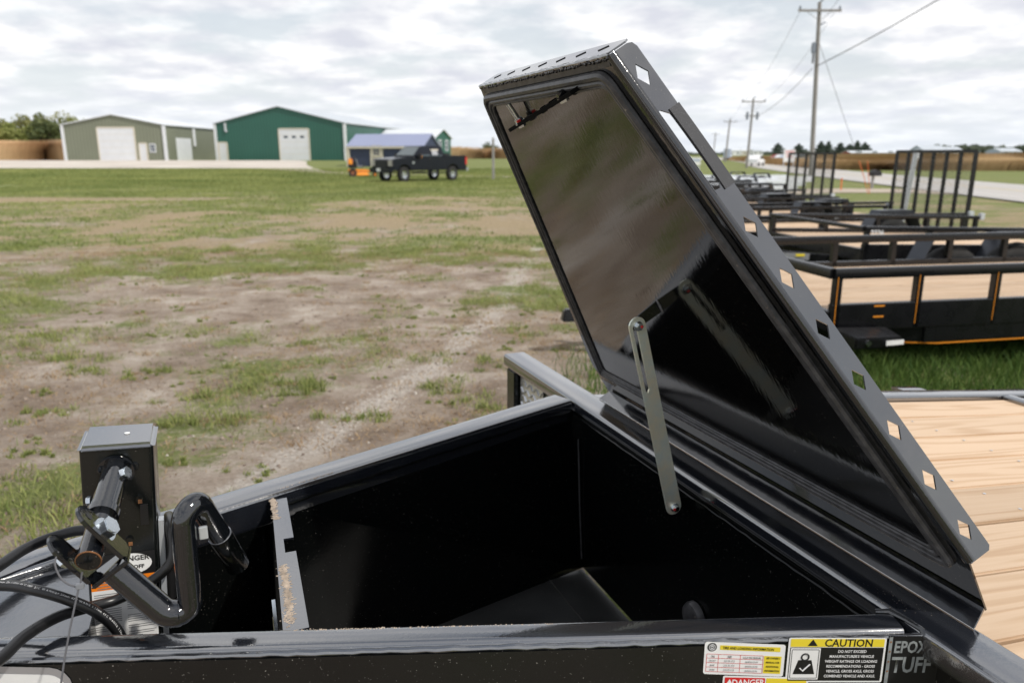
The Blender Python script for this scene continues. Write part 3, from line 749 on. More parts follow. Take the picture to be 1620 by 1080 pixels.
# ---- jack
JL = Vector((0.062, 0, 1)).normalized(); JX = Vector((1, 0, -0.062)).normalized(); JY = Vector((0, 1, 0))
JB = Vector((-0.194, 0.002, 0.80))
def J(x, y, z): return JB + JX * x + JY * y + JL * z     # x along trailer, y across, z up the leg
jk = MB().rbar(J(0, 0, -0.45), J(0, 0, 0.357), 0.108, 0.104, 0.006, 3, JY).build('jack', 'plate_paint', TR, smooth=True)
MB().hexa([J(-0.058, -0.056, 0.350), J(0.058, -0.056, 0.350), J(0.058, 0.056, 0.350), J(-0.058, 0.056, 0.350)],
          [J(-0.056, -0.054, 0.364), J(0.056, -0.054, 0.364), J(0.056, 0.054, 0.364), J(-0.056, 0.054, 0.364)]).build('cap', 'rail_paint', jk, bevel=0.007, seg=3)
MB().tube([J(0.012, 0.0, 0.3645), J(0.012, 0.0, 0.3655)], 0.0045, 10).build('cap_dot', 'sticker_white', jk)
MB().bar(J(0.060, -0.035, -0.40), J(0.060, -0.035, 0.22), 0.018, 0.008).build('guide_strip', 'galvanised', jk)
for x_, z_, m_ in ((-0.022, 0.325, 'black_paint'), (0.026, 0.325, 'black_paint'), (0.030, 0.268, 'plate_paint'), (0.012, 0.195, 'plate_paint')):
    MB().tube([J(x_, -0.0525, z_), J(x_, -0.0575, z_)], 0.006, 10).build('rivet', m_, jk)
for x_, z_ in ((0.031, 0.264), (0.0135, 0.190)):
    MB().box(J(x_, -0.0562, z_), (0.006, 0.003, 0.007), (JX, JY, JL)).build('rust_spot', 'rust', jk)
MB().box(J(0.036, -0.0525, 0.238), (0.012, 0.003, 0.036), (JX, JY, JL)).build('slot_plate', 'sticker_black', jk)
# crank shaft through the face
S0 = Vector((-0.176, -0.047, 1.120)); S1 = Vector((-0.199, -0.245, 1.066)); SD = (S1 - S0).normalized()
def SP(d): return S0 + SD * d
LS = (S1 - S0).length
MB().tube([SP(0.0), SP(0.006)], 0.028, 24).build('shaft_boss', 'black_paint', jk, smooth=True)
MB().tube([SP(0.004), SP(0.11)], 0.0205, 24).build('shaft_sleeve', 'black_paint', jk, smooth=True)
MB().tube([SP(0.104), SP(0.118)], 0.0235, 24).build('shaft_collar', 'black_paint', jk, smooth=True)
sh = MB().tube([SP(0.11), SP(LS)], 0.0168, 24).build('crank_shaft', 'black_paint', jk, smooth=True)
MB().tube([SP(LS), SP(LS + 0.0015)], 0.0172, 24).build('rusty_rim', 'rust', jk, smooth=True)
MB().tube([SP(LS + 0.001), SP(LS + 0.0026)], 0.0158, 24).build('shaft_end', 'plate_paint', jk)
def bolt(name, p, d, r, parent, L=0.01, washer=True, m='zinc'):
    d = Vector(d).normalized(); p = Vector(p); mb = MB()
    if washer: mb.tube([p, p + d * 0.0025], r * 1.25, 18)
    mb.tube([p + d * 0.002, p + d * L], r, 6)
    mb.tube([p + d * L, p + d * (L + 0.0012)], r * 0.8, 12)
    return mb.build(name, m, parent)
SU = Vector((0, 0, 1)); SU = (SU - SD * SU.dot(SD)).normalized(); SX = SD.cross(SU)
if SX.x < 0: SX = -SX
bolt('hex_bolt', SP(0.028) + (SX * 0.75 + SU * 0.5) * 0.020, SX * 0.85 + SU * 0.45 - SD * -0.2, 0.0105, jk, 0.010, False)
bolt('hex_nut', SP(0.075) - SX * 0.021, -SX, 0.008, jk, 0.007, False)
# clevis at the shaft end
CC = SP(LS - 0.030) + Vector((-0.009, 0, 0.004)); ED = Vector((0.55, 0, -0.835)).normalized(); BX = Vector((0.835, 0, 0.55)).normalized(); YN = Vector((0, -1, 0))
def ear(sgn, q0, q1, hw_):
    pts = []
    for k in range(9):
        an = math.pi * k / 8; pts.append((q0 + hw_ - hw_ * math.sin(an), hw_ * math.cos(an)))
    pts += [(q1 - 0.008, -hw_), (q1, -hw_ + 0.010), (q1, hw_ - 0.010), (q1 - 0.008, hw_)]
    poly = [CC + BX * (0.024 * sgn) + ED * q + YN * y for q, y in pts]
    MB().prism(poly, BX * (0.0065 * sgn)).build('clevis_ear', 'black_paint', jk, bevel=0.0012)
ear(-1, -0.040, 0.050, 0.024); ear(1, -0.050, 0.050, 0.023)
MB().box(CC + ED * 0.052, (0.060, 0.048, 0.007), (BX, YN, ED)).build('clevis_bridge', 'black_paint', jk, bevel=0.002)
bolt('pivot_bolt', CC + BX * 0.0305, BX * 0.92 + YN * 0.25, 0.0150, jk, 0.014)
bolt('pivot_nut', CC - BX * 0.0305, -BX, 0.011, jk, 0.010)
for sg_, q_ in ((1, -0.030), (-1, -0.018)):
    p = CC + BX * (0.0306 * sg_) + ED * q_; MB().tube([p, p + BX * (0.0006 * sg_)], 0.0062, 12).build('ear_hole', 'sticker_black', jk)
# crank handle: one bent pipe, then a loose grip
cr = fillet_path([tuple(CC + ED * 0.050), (-0.108, -0.240, 0.953), (-0.076, -0.240, 0.955), (-0.0735, -0.240, 1.108), (-0.052, -0.222, 1.122), (-0.0256, -0.187, 1.038)], 0.034, 7)
MB().tube(cr, [0.0200] * 9 + [0.0185] * 2 + [0.0172] * (len(cr) - 11), 20).build('crank_handle', 'black_paint', jk, smooth=True)
g0 = Vector((-0.040, -0.205, 1.085)); g1 = Vector((-0.004, -0.160, 0.968))
MB().tube([g0.lerp(g1, 0.36), g0.lerp(g1, 0.40), g0.lerp(g1, 0.97), g0.lerp(g1, 1.0)], [0.0170, 0.0182, 0.0182, 0.015], 20).build('crank_grip', 'inner_paint', jk, smooth=True)
MB().tube([g0.lerp(g1, 0.350), g0.lerp(g1, 0.358)], 0.0182, 20).build('grip_ring', 'weld', jk, smooth=True)
MB().box((-0.048, -0.232, 1.073), (0.012, 0.006, 0.02)).build('grip_tab', 'galvanised', jk, bevel=0.001)
# jack sticker: black head with white glow, orange band, columns of print
FX, FZ = JX, JL
def JF(x, z, off): return J(x, -0.0522 - off, z)
def jrect(name, x0, x1, z0, z1, off, m):
    return MB().add([JF(x0, z0, off), JF(x1, z0, off), JF(x1, z1, off), JF(x0, z1, off)], [(0, 1, 2, 3)]).build(name, m, jk)
jrect('label_white', -0.049, 0.049, -0.03, 0.108, 0.0006, 'sticker_white')
jrect('label_orange', -0.049, 0.049, 0.108, 0.130, 0.0006, 'sticker_orange')
jrect('label_black', -0.049, 0.049, 0.130, 0.172, 0.0006, 'sticker_black')
el = [JF(0.010 + 0.034 * math.cos(k * 0.2618), 0.151 + 0.0195 * math.sin(k * 0.2618), 0.0010) for k in range(24)]
MB().add(el, [tuple(range(24))]).build('label_glow', 'sticker_white', jk)
text('label_lettering', 'DANGER', 0.0125, (JF(0.040, 0.157, 0.0015), FX, FZ), 'ink', jk, 'RIGHT', 1.0, 0.0003)
text('label_lettering', 'KEEP OFF', 0.0095, (JF(0.032, 0.142, 0.0015), FX, FZ), 'ink', jk, 'RIGHT', 1.0, 0.0003)
pr = MB()
rng = random.Random(4)
for cx_, w_ in ((-0.046, 0.040), (0.003, 0.043)):
    for k in range(30):
        if rng.random() < 0.12: continue
        z_ = 0.100 - k * 0.0040; L_ = w_ * rng.choice((1, 1, 1, 0.92, 0.5))
        pr.add([JF(cx_, z_, 0.0011), JF(cx_ + L_, z_, 0.0011), JF(cx_ + L_, z_ + 0.0012, 0.0011), JF(cx_, z_ + 0.0012, 0.0011)], [(0, 1, 2, 3)])
for k in range(3):
    pr.add([JF(-0.04, 0.1105 + k * 0.005, 0.0011), JF(0.042, 0.1105 + k * 0.005, 0.0011), JF(0.042, 0.112 + k * 0.005, 0.0011), JF(-0.04, 0.112 + k * 0.005, 0.0011)], [(0, 1, 2, 3)])
pr.build('label_print', 'ink_grey', jk)

# ---- cables
def cable(name, pts, r, m='cable'):
    return MB().tube(smooth_path(pts, 10), r, 12).build(name, m, TR, smooth=True)
c1 = [(-0.62, -0.02, 0.93), (-0.47, -0.02, 0.952), (-0.359, -0.06, 0.957), (-0.30, -0.10, 0.957), (-0.25, -0.112, 0.932), (-0.218, -0.112, 0.902), (-0.196, -0.108, 0.86), (-0.185, -0.10, 0.79)]
w1 = cable('wiring_cable', c1, 0.0088)
c2 = [(-0.55, -0.36, 0.92), (-0.40, -0.30, 0.93), (-0.334, -0.238, 0.930), (-0.306, -0.18, 0.930), (-0.272, -0.125, 0.920), (-0.228, -0.090, 0.907), (-0.193, -0.076, 0.904), (-0.143, -0.076, 0.925), (-0.113, -0.075, 0.948), (-0.104, -0.066, 0.972), (-0.108, -0.03, 1.0), (-0.118, 0.07, 0.96), (-0.13, 0.08, 0.80)]
cable('wiring_cable', c2, 0.0088)
c3 = [(-0.50, -0.05, 0.91), (-0.44, 0.02, 0.925), (-0.399, 0.063, 0.925), (-0.363, 0.125, 0.925), (-0.319, 0.160, 0.925), (-0.266, 0.163, 0.925), (-0.20, 0.14, 0.90), (-0.12, 0.11, 0.86)]
cable('wiring_cable', c3, 0.0098)
# white print along the first cable
cp = smooth_path(c1, 14); 
def along(path, d):
    acc = 0
    for i in range(len(path) - 1):
        L_ = (path[i + 1] - path[i]).length
        if acc + L_ >= d: return path[i].lerp(path[i + 1], (d - acc) / L_), (path[i + 1] - path[i]).normalized()
        acc += L_
    return path[-1], (path[-1] - path[-2]).normalized()
camL = Matrix.Rotation(-PSI, 3, 'Z') @ (Vector((0, 0, CAM_Z)) - ORG)
tm = MB(); dpos = 0.235
for ch in '4/C WANGQ3.26mm 2N 1 600V 90°C INP 2/C WANGQ3.26mm 4YC WANG 3.26mm 4YC WANGQ 3.26mm':
    if ch == ' ': dpos += 0.0022; continue
    p, t_ = along(cp, dpos); v_ = Vector((0, -0.45, 0.9)); v_ = (v_ - t_ * v_.dot(t_)).normalized(); s_ = v_.cross(t_)
    cu = bpy.data.curves.new('glyph', 'FONT'); cu.body = ch; cu.size = 0.0046; cu.resolution_u = 1
    ob = bpy.data.objects.new('glyph', cu); COL.objects.link(ob)
    dg = bpy.context.evaluated_depsgraph_get(); dg.update(); me = bpy.data.meshes.new_from_object(ob.evaluated_get(dg)); bpy.data.objects.remove(ob)
    tm.add([p + v_ * 0.0091 + t_ * v.co.x + s_ * (v.co.y - 0.0016) for v in me.vertices], [tuple(q.vertices) for q in me.polygons])
    wd = max([v.co.x for v in me.vertices] + [0.001]); bpy.data.meshes.remove(me); dpos += wd + 0.0007
tm.build('cable_print', 'ink_white', w1)
# breakaway wire and its loop
MB().tube(smooth_path([(-0.206, -0.262, 1.058), (-0.209, -0.264, 1.045), (-0.213, -0.268, 1.034), (-0.229, -0.29, 0.977), (-0.243, -0.312, 0.915), (-0.255, -0.33, 0.84)], 6), 0.0013, 8).build('safety_wire', 'wire', TR, smooth=True)
MB().tube(smooth_path([(-0.206, -0.264, 1.040), (-0.216, -0.262, 1.038), (-0.232, -0.255, 1.048), (-0.240, -0.245, 1.068), (-0.236, -0.235, 1.082)], 6), 0.0013, 8).build('safety_wire', 'wire', TR, smooth=True)
MB().box((-0.210, -0.266, 1.040), (0.011, 0.006, 0.008)).build('wire_crimp', 'grey_plastic', TR, bevel=0.001)

# ---- stickers on the near side plate
def np_poly(name, pts, off, m, parent):
    return MB().add([NP(e, z, 0.006 + off) for e, z in pts], [tuple(range(len(pts)))]).build(name, m, parent)
def rr(e0, e1, z0, z1, r, sk=0.0):
    o = []
    for ce, cz_, a0 in ((e1 - r, z1 - r, 0), (e0 + r, z1 - r, 90), (e0 + r, z0 + r, 180), (e1 - r, z0 + r, 270)):
        for k in range(5):
            an = R(a0 + 22.5 * k); e_ = ce + r * math.cos(an); o.append((e_, cz_ + r * math.sin(an) + sk * (e_ - e0)))
    return o
UP = Vector((0, 0, 1))
def np_text(body, size, e, z, m, parent, align='LEFT', sx=1.0, bold=0.0, sk=0.0):
    ex = (dn + UP * sk).normalized(); ey = (UP - dn * sk).normalized()
    return text('lettering', body, size, (NP(e, z, 0.0074), ex, ey), m, parent, align, sx, bold)
SK = -0.075
st1 = np_poly('tyre_placard', rr(0.692, 0.819, 0.8375, 0.8945, 0.004, SK), 0.0006, 'sticker_white', TR)
def sk(e, z): return z + SK * (e - 0.692)
np_poly('placard_band', [(0.716, sk(0.716, 0.8815)), (0.811, sk(0.811, 0.8815)), (0.811, sk(0.811, 0.8895)), (0.716, sk(0.716, 0.8895))], 0.0009, 'sticker_yellow', st1)
np_text('TIRE AND LOADING INFORMATION', 0.0062, 0.720, sk(0.720, 0.8833), 'ink', st1, sx=0.80, bold=0.0001, sk=SK)
ring = [(0.7035 + 0.0075 * math.cos(k * 0.3927), sk(0.7035, 0.8855) + 0.0075 * math.sin(k * 0.3927)) for k in range(16)]
np_poly('placard_wheel', ring, 0.0009, 'ink', st1)
for rr_ in (0.0048, 0.0022):
    MB().tube([NP(0.7035 + rr_ * math.cos(k * 0.5236), sk(0.7035, 0.8855) + rr_ * math.sin(k * 0.5236), 0.0074) for k in range(13)], 0.0005, 5).build('placard_wheel_ring', 'ink_white', st1)
lines = MB()
def nline(e0, z0, e1, z1, w):
    d = Vector((e1 - e0, z1 - z0)).normalized(); n_ = Vector((-d.y, d.x)) * w / 2
    lines.add([NP(e0 - n_.x, z0 - n_.y, 0.0071), NP(e1 - n_.x, z1 - n_.y, 0.0071), NP(e1 + n_.x, z1 + n_.y, 0.0071), NP(e0 + n_.x, z0 + n_.y, 0.0071)], [(0, 1, 2, 3)])
for zz in (0.8735, 0.8665, 0.8585, 0.8505, 0.8425): nline(0.696, sk(0.696, zz), 0.785, sk(0.785, zz), 0.0006)
for ee in (0.696, 0.7145, 0.749, 0.785): nline(ee, sk(ee, 0.8735), ee, sk(ee, 0.8425), 0.0006)
lines.build('placard_table', 'sticker_red', st1)
np_poly('placard_note', [(0.7865, sk(0.7865, 0.8425)), (0.814, sk(0.814, 0.8425)), (0.814, sk(0.814, 0.8735)), (0.7865, sk(0.7865, 0.8735))], 0.0009, 'sticker_yellow', st1)
for k, w_ in enumerate(("SEE OWNER'S", 'MANUAL FOR', 'ADDITIONAL', 'INFORMATION')):
    np_text(w_, 0.0046, 0.8003, sk(0.8003, 0.8685 - 0.0075 * k), 'ink', st1, 'CENTER', 0.75, 0.0001, SK)
for zz, row in ((0.868, ('TIRE', 'SIZE', 'COLD TIRE PRESSURE')), (0.8605, ('FRONT', '215 75 17.5', '860KPA/125 PSI')), (0.8525, ('REAR', '215 75 17.5', '860KPA/125 PSI')), (0.8445, ('SPARE', '215 75 17.5', '860KPA/125 PSI'))):
    for ee, w_, sz in zip((0.7053, 0.7318, 0.767), row, (0.0044, 0.005, 0.0042)):
        np_text(w_, sz, ee, sk(ee, zz), 'ink_grey' if zz < 0.865 else 'ink', st1, 'CENTER', 0.72, 0.00005, SK)
SK2 = -0.035
def sk2(e, z): return z + SK2 * (e - 0.823)
st2 = np_poly('caution_sticker', rr(0.823, 0.978, 0.818, 0.8975, 0.003, SK2), 0.0010, 'sticker_white', TR)
np_poly('caution_body', rr(0.8262, 0.9748, 0.821, 0.8805, 0.001, SK2), 0.0013, 'sticker_black', st2)
np_poly('caution_band', rr(0.8262, 0.9748, 0.8815, 0.8955, 0.001, SK2), 0.0013, 'sticker_yellow', st2)
np_text('CAUTION', 0.0185, 0.918, sk2(0.918, 0.8825), 'ink', st2, 'CENTER', 0.92, 0.0004, SK2)
np_poly('caution_triangle', [(0.853, sk2(0.853, 0.8835)), (0.869, sk2(0.869, 0.8835)), (0.861, sk2(0.861, 0.8950))], 0.0016, 'ink', st2)
np_poly('caution_picture', rr(0.8272, 0.8745, 0.8235, 0.8795, 0.001, SK2), 0.0016, 'sticker_white', st2)
fr = rr(0.8295, 0.8722, 0.8262, 0.8768, 0.001, SK2)
MB().tube([NP(e, z, 0.0078) for e, z in fr + fr[:1]], 0.0004, 5).build('picture_frame', 'ink', st2)
np_poly('weight', [(0.8335, sk2(0.8335, 0.8335)), (0.8680, sk2(0.868, 0.8335)), (0.8615, sk2(0.8615, 0.8585)), (0.8405, sk2(0.8405, 0.8585))], 0.0019, 'ink', st2)
MB().tube([NP(0.851 + 0.0058 * math.cos(k * 0.5236 - 0.5), sk2(0.851, 0.8640) + 0.0058 * math.sin(k * 0.5236 - 0.5), 0.0078) for k in range(13)], 0.0013, 6).build('weight_ring', 'ink', st2)
MB().tube([NP(0.8435, sk2(0.8435, 0.8445), 0.0082), NP(0.8485, sk2(0.8485, 0.8395), 0.0082), NP(0.8595, sk2(0.8595, 0.8515), 0.0082)], 0.0012, 6).build('tick_mark', 'ink_white', st2)
for k, w_ in enumerate(('DO NOT EXCEED', 'MANUFACTURER\u2019S VEHICLE', 'WEIGHT RATINGS OR LOADING', 'RECOMMENDATIONS \u2013 GROSS', 'VEHICLE, GROSS AXLE, GROSS', 'COMBINED VEHICLE AND AXLE.')):
    np_text(w_.replace('\u2019', "'").replace('\u2013', '-'), 0.0066, 0.9250, sk2(0.925, 0.8715 - 0.0088 * k), 'ink_white', st2, 'CENTER', 0.86, 0.00012, SK2)
st3 = np_poly('epoxy_sticker', rr(0.982, 1.075, 0.79, 0.8945, 0.002, -0.03), 0.0008, 'sticker_black', TR)
np_text('EPOXY', 0.0290, 0.9905, 0.866, 'epoxy_grey', st3, sx=0.72, bold=0.0008, sk=-0.03)
np_text('TUFF', 0.0385, 0.9895, 0.831, 'epoxy_grey', st3, sx=0.74, bold=0.0010, sk=-0.03)
for e0, e1, z0, z1 in ((0.982, 0.9875, 0.79, 0.8935), (1.069, 1.0745, 0.79, 0.8915)): MB().add([NP(e0, z0, 0.0072), NP(e1, z0, 0.0072), NP(e1, z1, 0.0072), NP(e0, z1, 0.0072)], [(0, 1, 2, 3)]).build('sticker_border', 'epoxy_grey', st3)
for zz in (0.885, 0.868, 0.85, 0.833): np_poly('border_rivet', [(0.9848 + 0.0017 * math.cos(k), zz + 0.0017 * math.sin(k)) for k in (0, 1.05, 2.09, 3.14, 4.19, 5.24)], 0.0016, 'rust', st3)
st4 = np_poly('danger_sticker', rr(0.724, 0.86, 0.76, 0.8335, 0.003, -0.06), 0.0009, 'sticker_white', TR)
np_poly('danger_band', rr(0.727, 0.791, 0.813, 0.8305, 0.001, -0.06), 0.0012, 'sticker_red', st4)
np_poly('danger_yellow', rr(0.793, 0.857, 0.805, 0.8265, 0.001, -0.06), 0.0012, 'sticker_yellow', st4)
np_text('DANGER', 0.0150, 0.764, 0.8150, 'ink_white', st4, 'CENTER', 0.85, 0.0003, -0.03)
np_poly('danger_triangle', [(0.7285, 0.8165), (0.7405, 0.8160), (0.7345, 0.8275)], 0.0015, 'ink_white', st4)
st5 = np_poly('silver_badge', rr(-0.52, -0.262, 0.73, 0.8960, 0.030, -0.06), 0.0012, 'sticker_silver', TR)
np_poly('badge_face', rr(-0.51, -0.272, 0.74, 0.8835, 0.022, -0.06), 0.0018, 'sticker_white', st5)
np_poly('badge_mark', [(-0.40, 0.846), (-0.325, 0.8375), (-0.325, 0.834), (-0.40, 0.838)], 0.0024, 'sticker_black', st5)

# ---- lid
TH = R(58.2)
LU = Vector((-math.cos(TH), 0, math.sin(TH))); LM = Vector((math.sin(TH), 0, math.cos(TH))); LV = Vector((0, 1, 0))
LO = Vector((1.07, 0, 0.96))
def LP(u, v, m=0.0): return LO + LU * u + LV * v + LM * m
def vn_(u): return -0.644 + (u - 0.061) * 0.3825
def vf_(u): return 0.614 - (u - 0.061) * 0.3825
UT = 0.9445
panel = [(-0.055, -0.640), (0.058, -0.643), (UT, vn_(UT)), (UT, vf_(UT)), (0.058, 0.613), (-0.055, 0.610)]
lid = MB().prism([LP(u, v, 0.0) for u, v in panel], LM * 0.003).build('lid', 'lid_inner', TR)
# near flange
A_ = LP(0.061, vn_(0.061)); B_ = LP(UT, vn_(UT)); FE = (B_ - A_).normalized(); FL = (B_ - A_).length
FN = FE.cross(LM)
if FN.y > 0: FN = -FN
def side_flange(A, E, N, name):
    out = [(-0.003, 0.003), (-0.003, 0.006), (-0.006, 0.040), (0.0, 0.0455), (0.3, 0.0455), (0.683, 0.0455), (0.83, 0.0455), (FL - 0.012, 0.0455), (FL - 0.003, 0.042), (FL, 0.034), (FL, 0.003)]
    hl = []
    for c in (0.0445, 0.140, 0.235, 0.330, 0.4255, 0.5205, 0.6155, 0.894):
        hl.append([(c - 0.0195, 0.0262), (c, 0.0158), (c + 0.0195, 0.0262), (c, 0.0368)])
    hl.append([(0.681, 0.0035), (0.692, 0.0120), (0.690, 0.0225), (0.698, 0.0278), (0.72, 0.0288), (0.757, 0.0292), (0.80, 0.0282), (0.824, 0.0262), (0.836, 0.016), (0.834, 0.0035)])
    return holed_plate(name, out, hl, (A + N * 0.0004, E, LM, N), 0.003, 'flange_paint', lid)
side_flange(A_, FE, -FN, 'side_flange')
Af = LP(0.061, vf_(0.061)); Bf = LP(UT, vf_(UT)); FEf = (Bf - Af).normalized(); FNf = Vector((FN.x, -FN.y, FN.z))
side_flange(Af, FEf, -FNf, 'side_flange')
# front flange with the same diamonds
W0 = vf_(UT) - vn_(UT); o2 = [(0.006, 0.002), (W0 - 0.006, 0.002), (W0 - 0.006, 0.036), (W0 - 0.014, 0.0455), (0.014, 0.0455), (0.006, 0.036)]
h2 = []
for k in range(7):
    c = W0 / 2 + (k - 3) * 0.078; h2.append([(c - 0.0195, 0.0262), (c, 0.0158), (c + 0.0195, 0.0262), (c, 0.0368)])
holed_plate('front_flange', o2, h2, (LP(UT, vn_(UT)), LV, LM, LU), 0.003, 'flange_paint', lid)
# rolled bend at the foot of the near flange and a weld seam along the front
MB().tube([A_ - FN * 0.0065 + LM * 0.0065, B_ - FN * 0.0065 + LM * 0.0065], 0.0085, 14).build('bend_roll', 'black_paint', lid, smooth=True)
wz = [LP(UT + 0.0005, vn_(UT) + 0.004 + (W0 - 0.008) * k / 60, -0.001 + 0.0007 * math.sin(k * 2.1)) for k in range(61)]
MB().tube(wz, [0.0032 + 0.0013 * random.uniform(-1, 1) for _ in wz], 7).build('weld_seam', 'rail_paint', lid, smooth=True)
dust_b = MB()
rg = random.Random(12)
for k in range(150):
    vv = vn_(UT) + 0.006 + (W0 - 0.012) * k / 149
    p = LP(UT - 0.004 + rg.uniform(-0.002, 0.002), vv, -0.0005); r_ = rg.uniform(0.0022, 0.0042)
    dust_b.tube([p + LM * 0.002, p - LM * r_ * 0.6, p - LM * r_], [r_, r_ * 0.8, r_ * 0.2], 6)
dust_b.build('weld_spatter', 'black_paint', lid)
MB().hexa([LP(UT - 0.017, vn_(UT) + 0.01, 0), LP(UT, vn_(UT) + 0.004, 0), LP(UT, vf_(UT) - 0.004, 0), LP(UT - 0.017, vf_(UT) - 0.01, 0)], [LP(UT - 0.017, vn_(UT) + 0.01, -0.0012), LP(UT, vn_(UT) + 0.004, -0.0012), LP(UT, vf_(UT) - 0.004, -0.0012), LP(UT - 0.017, vf_(UT) - 0.01, -0.0012)]).build('sealant_strip', 'rubber', lid)
# handle grip on the flange bar
gp = MB()
ge = [(0.684 + 0.146 * k / 12) for k in range(13)]
for k in range(12):
    e0, e1 = ge[k], ge[k + 1]
    def hq(e): return 0.0275 + 0.0012 * math.sin((e - 0.684) / 0.146 * math.pi), 0.0468 + 0.0006 * math.sin((e - 0.684) / 0.146 * math.pi)
    q = []
    for e in (e0, e1):
        lo, hi = hq(e)
        q += [A_ + FE * e + LM * lo + FN * 0.0022, A_ + FE * e + LM * hi + FN * 0.0022, A_ + FE * e + LM * hi - FN * 0.0052, A_ + FE * e + LM * lo - FN * 0.0052]
    gp.add(q, [(0, 1, 5, 4), (1, 2, 6, 5), (2, 3, 7, 6), (3, 0, 4, 7)] + ([(0, 3, 2, 1)] if k == 0 else []) + ([(4, 5, 6, 7)] if k == 11 else []))
gp.build('handle_grip', 'grip', lid)
# rubber gasket: flat strip with two ribs, round corners
def gpath(d):
    # d = inset from the outer gasket line
    k = 1 / math.cos(math.atan(0.3825)); u0, u1 = 0.024 + d, 0.925 - d
    def n_(u): return -0.6205 + (u - 0.024) * 0.3800 + d * k
    def f_(u): return 0.5765 - (u - 0.024) * 0.330 - d * k
    return [(u0, n_(u0)), (u1, n_(u1)), (u1, f_(u1)), (u0, f_(u0))]
def gasket_ring(d, m0, r, name, par):
    q = gpath(d); pts = [LP(u, v, m0) for u, v in q]
    loop = [(pts[0] + pts[1]) / 2] + pts[1:] + [pts[0]] + [(pts[0] + pts[1]) / 2]
    pth = fillet_path(loop, 0.022, 6)
    return MB().tube(pth, r, 8, cap=False).build(name, 'rubber', par, smooth=True)
g_ = gasket_ring(0.007, -0.0035, 0.0075, 'gasket', lid)
gasket_ring(0.0185, -0.0030, 0.0052, 'gasket_rib', g_)
gasket_ring(0.0255, -0.0015, 0.0035, 'gasket_rib', g_)
# latch bar near the front edge with two bolts
b0 = LP(0.848, 0.178, -0.014); b1 = LP(0.906, -0.178, -0.014)
lb = MB().bar(b0, b1, 0.0075, 0.020, LM).build('latch_bar', 'matte_black', lid)
bd_ = (b1 - b0).normalized()
def lbolt(t, L_, par, m='zinc'):
    p = b0.lerp(b1, t); d = (LU - LM * 0.10).normalized()
    MB().tube([p, p + d * L_], 0.0056, 12).build('latch_bolt', m, par, smooth=True)
    bolt('latch_nut', p + d * 0.002, d, 0.0088, par, 0.009, True, m)
    if L_ > 0.02: MB().box(p + d * 0.006 - LM * 0.004 - LV * 0.0072, (0.004, 0.008, 0.008), (LV, LU, LM)).build('paint_mark', 'red_mark', par)
    MB().tube([p - LU * 0.0028, p - LU * 0.0075], 0.0085, 6).build('latch_washer', 'zinc', par)
lbolt(0.16, 0.046, lb)
lbolt(0.84, 0.010, lb, 'black_paint')
MB().box(b0.lerp(b1, 0.53) + LM * 0.001, (0.016, 0.012, 0.014), (bd_, LU, LM)).build('latch_spacer', 'black_paint', lb, bevel=0.001)
# standing tab that holds the stay
tabL = Vector((0.849, -0.042, 1.316)); TD = -LM
MB().prism([tabL + LU * -0.014, tabL + LU * 0.014, tabL + LU * 0.010 + TD * 0.078, tabL - LU * 0.010 + TD * 0.078], Vector((0, 0.004, 0))).build('stay_tab', 'black_paint', lid)
for sgn in (1,): MB().tube([tabL + LU * 0.016 + LV * -0.003, tabL + LU * 0.002 + LV * -0.004, tabL + LU * -0.016 + LV * -0.003], [0.002, 0.0032, 0.002], 6).build('tab_weld', 'weld', lid, smooth=True)
# ---- slotted stay bar
SA = tabL + TD * 0.066 + Vector((0, -0.006, 0)); SBt = Vector((0.932, -0.004 - 0.006, 0.838))
sd = (SBt - SA).normalized(); sl = (SBt - SA).length
sy = Vector((0, -1, 0)); sy = (sy - sd * sy.dot(sd)).normalized(); sx = sd.cross(sy)
if sx.x < 0: sx = -sx
out = []
hw = 0.0190
for k in range(9): an = R(180 * k / 8); out.append((-hw * math.sin(an) - 0.0, hw * math.cos(an)))
for k in range(9): an = R(180 * k / 8); out.append((sl + hw * math.sin(an), -hw * math.cos(an)))
slot = [(-0.006, -0.0115), (0.0, -0.0065), (0.012, -0.0075), (0.150, -0.0075), (0.156, -0.0110), (0.150, -0.0145), (0.0, -0.0145)]
slot = [(e, -y - 0.0165 + 0.0165 * 0) for e, y in slot]
slot = [(e, -0.0030 - y) for e, y in [(-0.007, 0.0035), (0.0, -0.001), (0.150, -0.001), (0.158, 0.0037), (0.150, 0.0085), (0.0, 0.0085)]]
stay = holed_plate('stay_bar', out, [slot], (SA, sd, sx, sy), 0.0045, 'yellow_zinc', TR)
bolt('stay_pin', SA + sx * 0.001 + sy * 0.0045, sy, 0.0082, stay, 0.009)
MB().tube([SA + sy * 0.014 + sx * 0.004, SA + sy * 0.0155 + sx * 0.004], 0.003, 8).build('paint_mark', 'red_mark', stay)
bolt('stay_pin', SBt + sy * 0.0045, sy, 0.0082, stay, 0.010)
MB().tube([SBt + sy * 0.0145 - sx * 0.006 - sd * 0.003, SBt + sy * 0.016 - sx * 0.006 - sd * 0.003], 0.0036, 8).build('paint_mark', 'red_mark', stay)
MB().box((0.954, -0.002, 0.840), (0.034, 0.005, 0.022)).build('stay_bracket', 'inner_paint', TR)

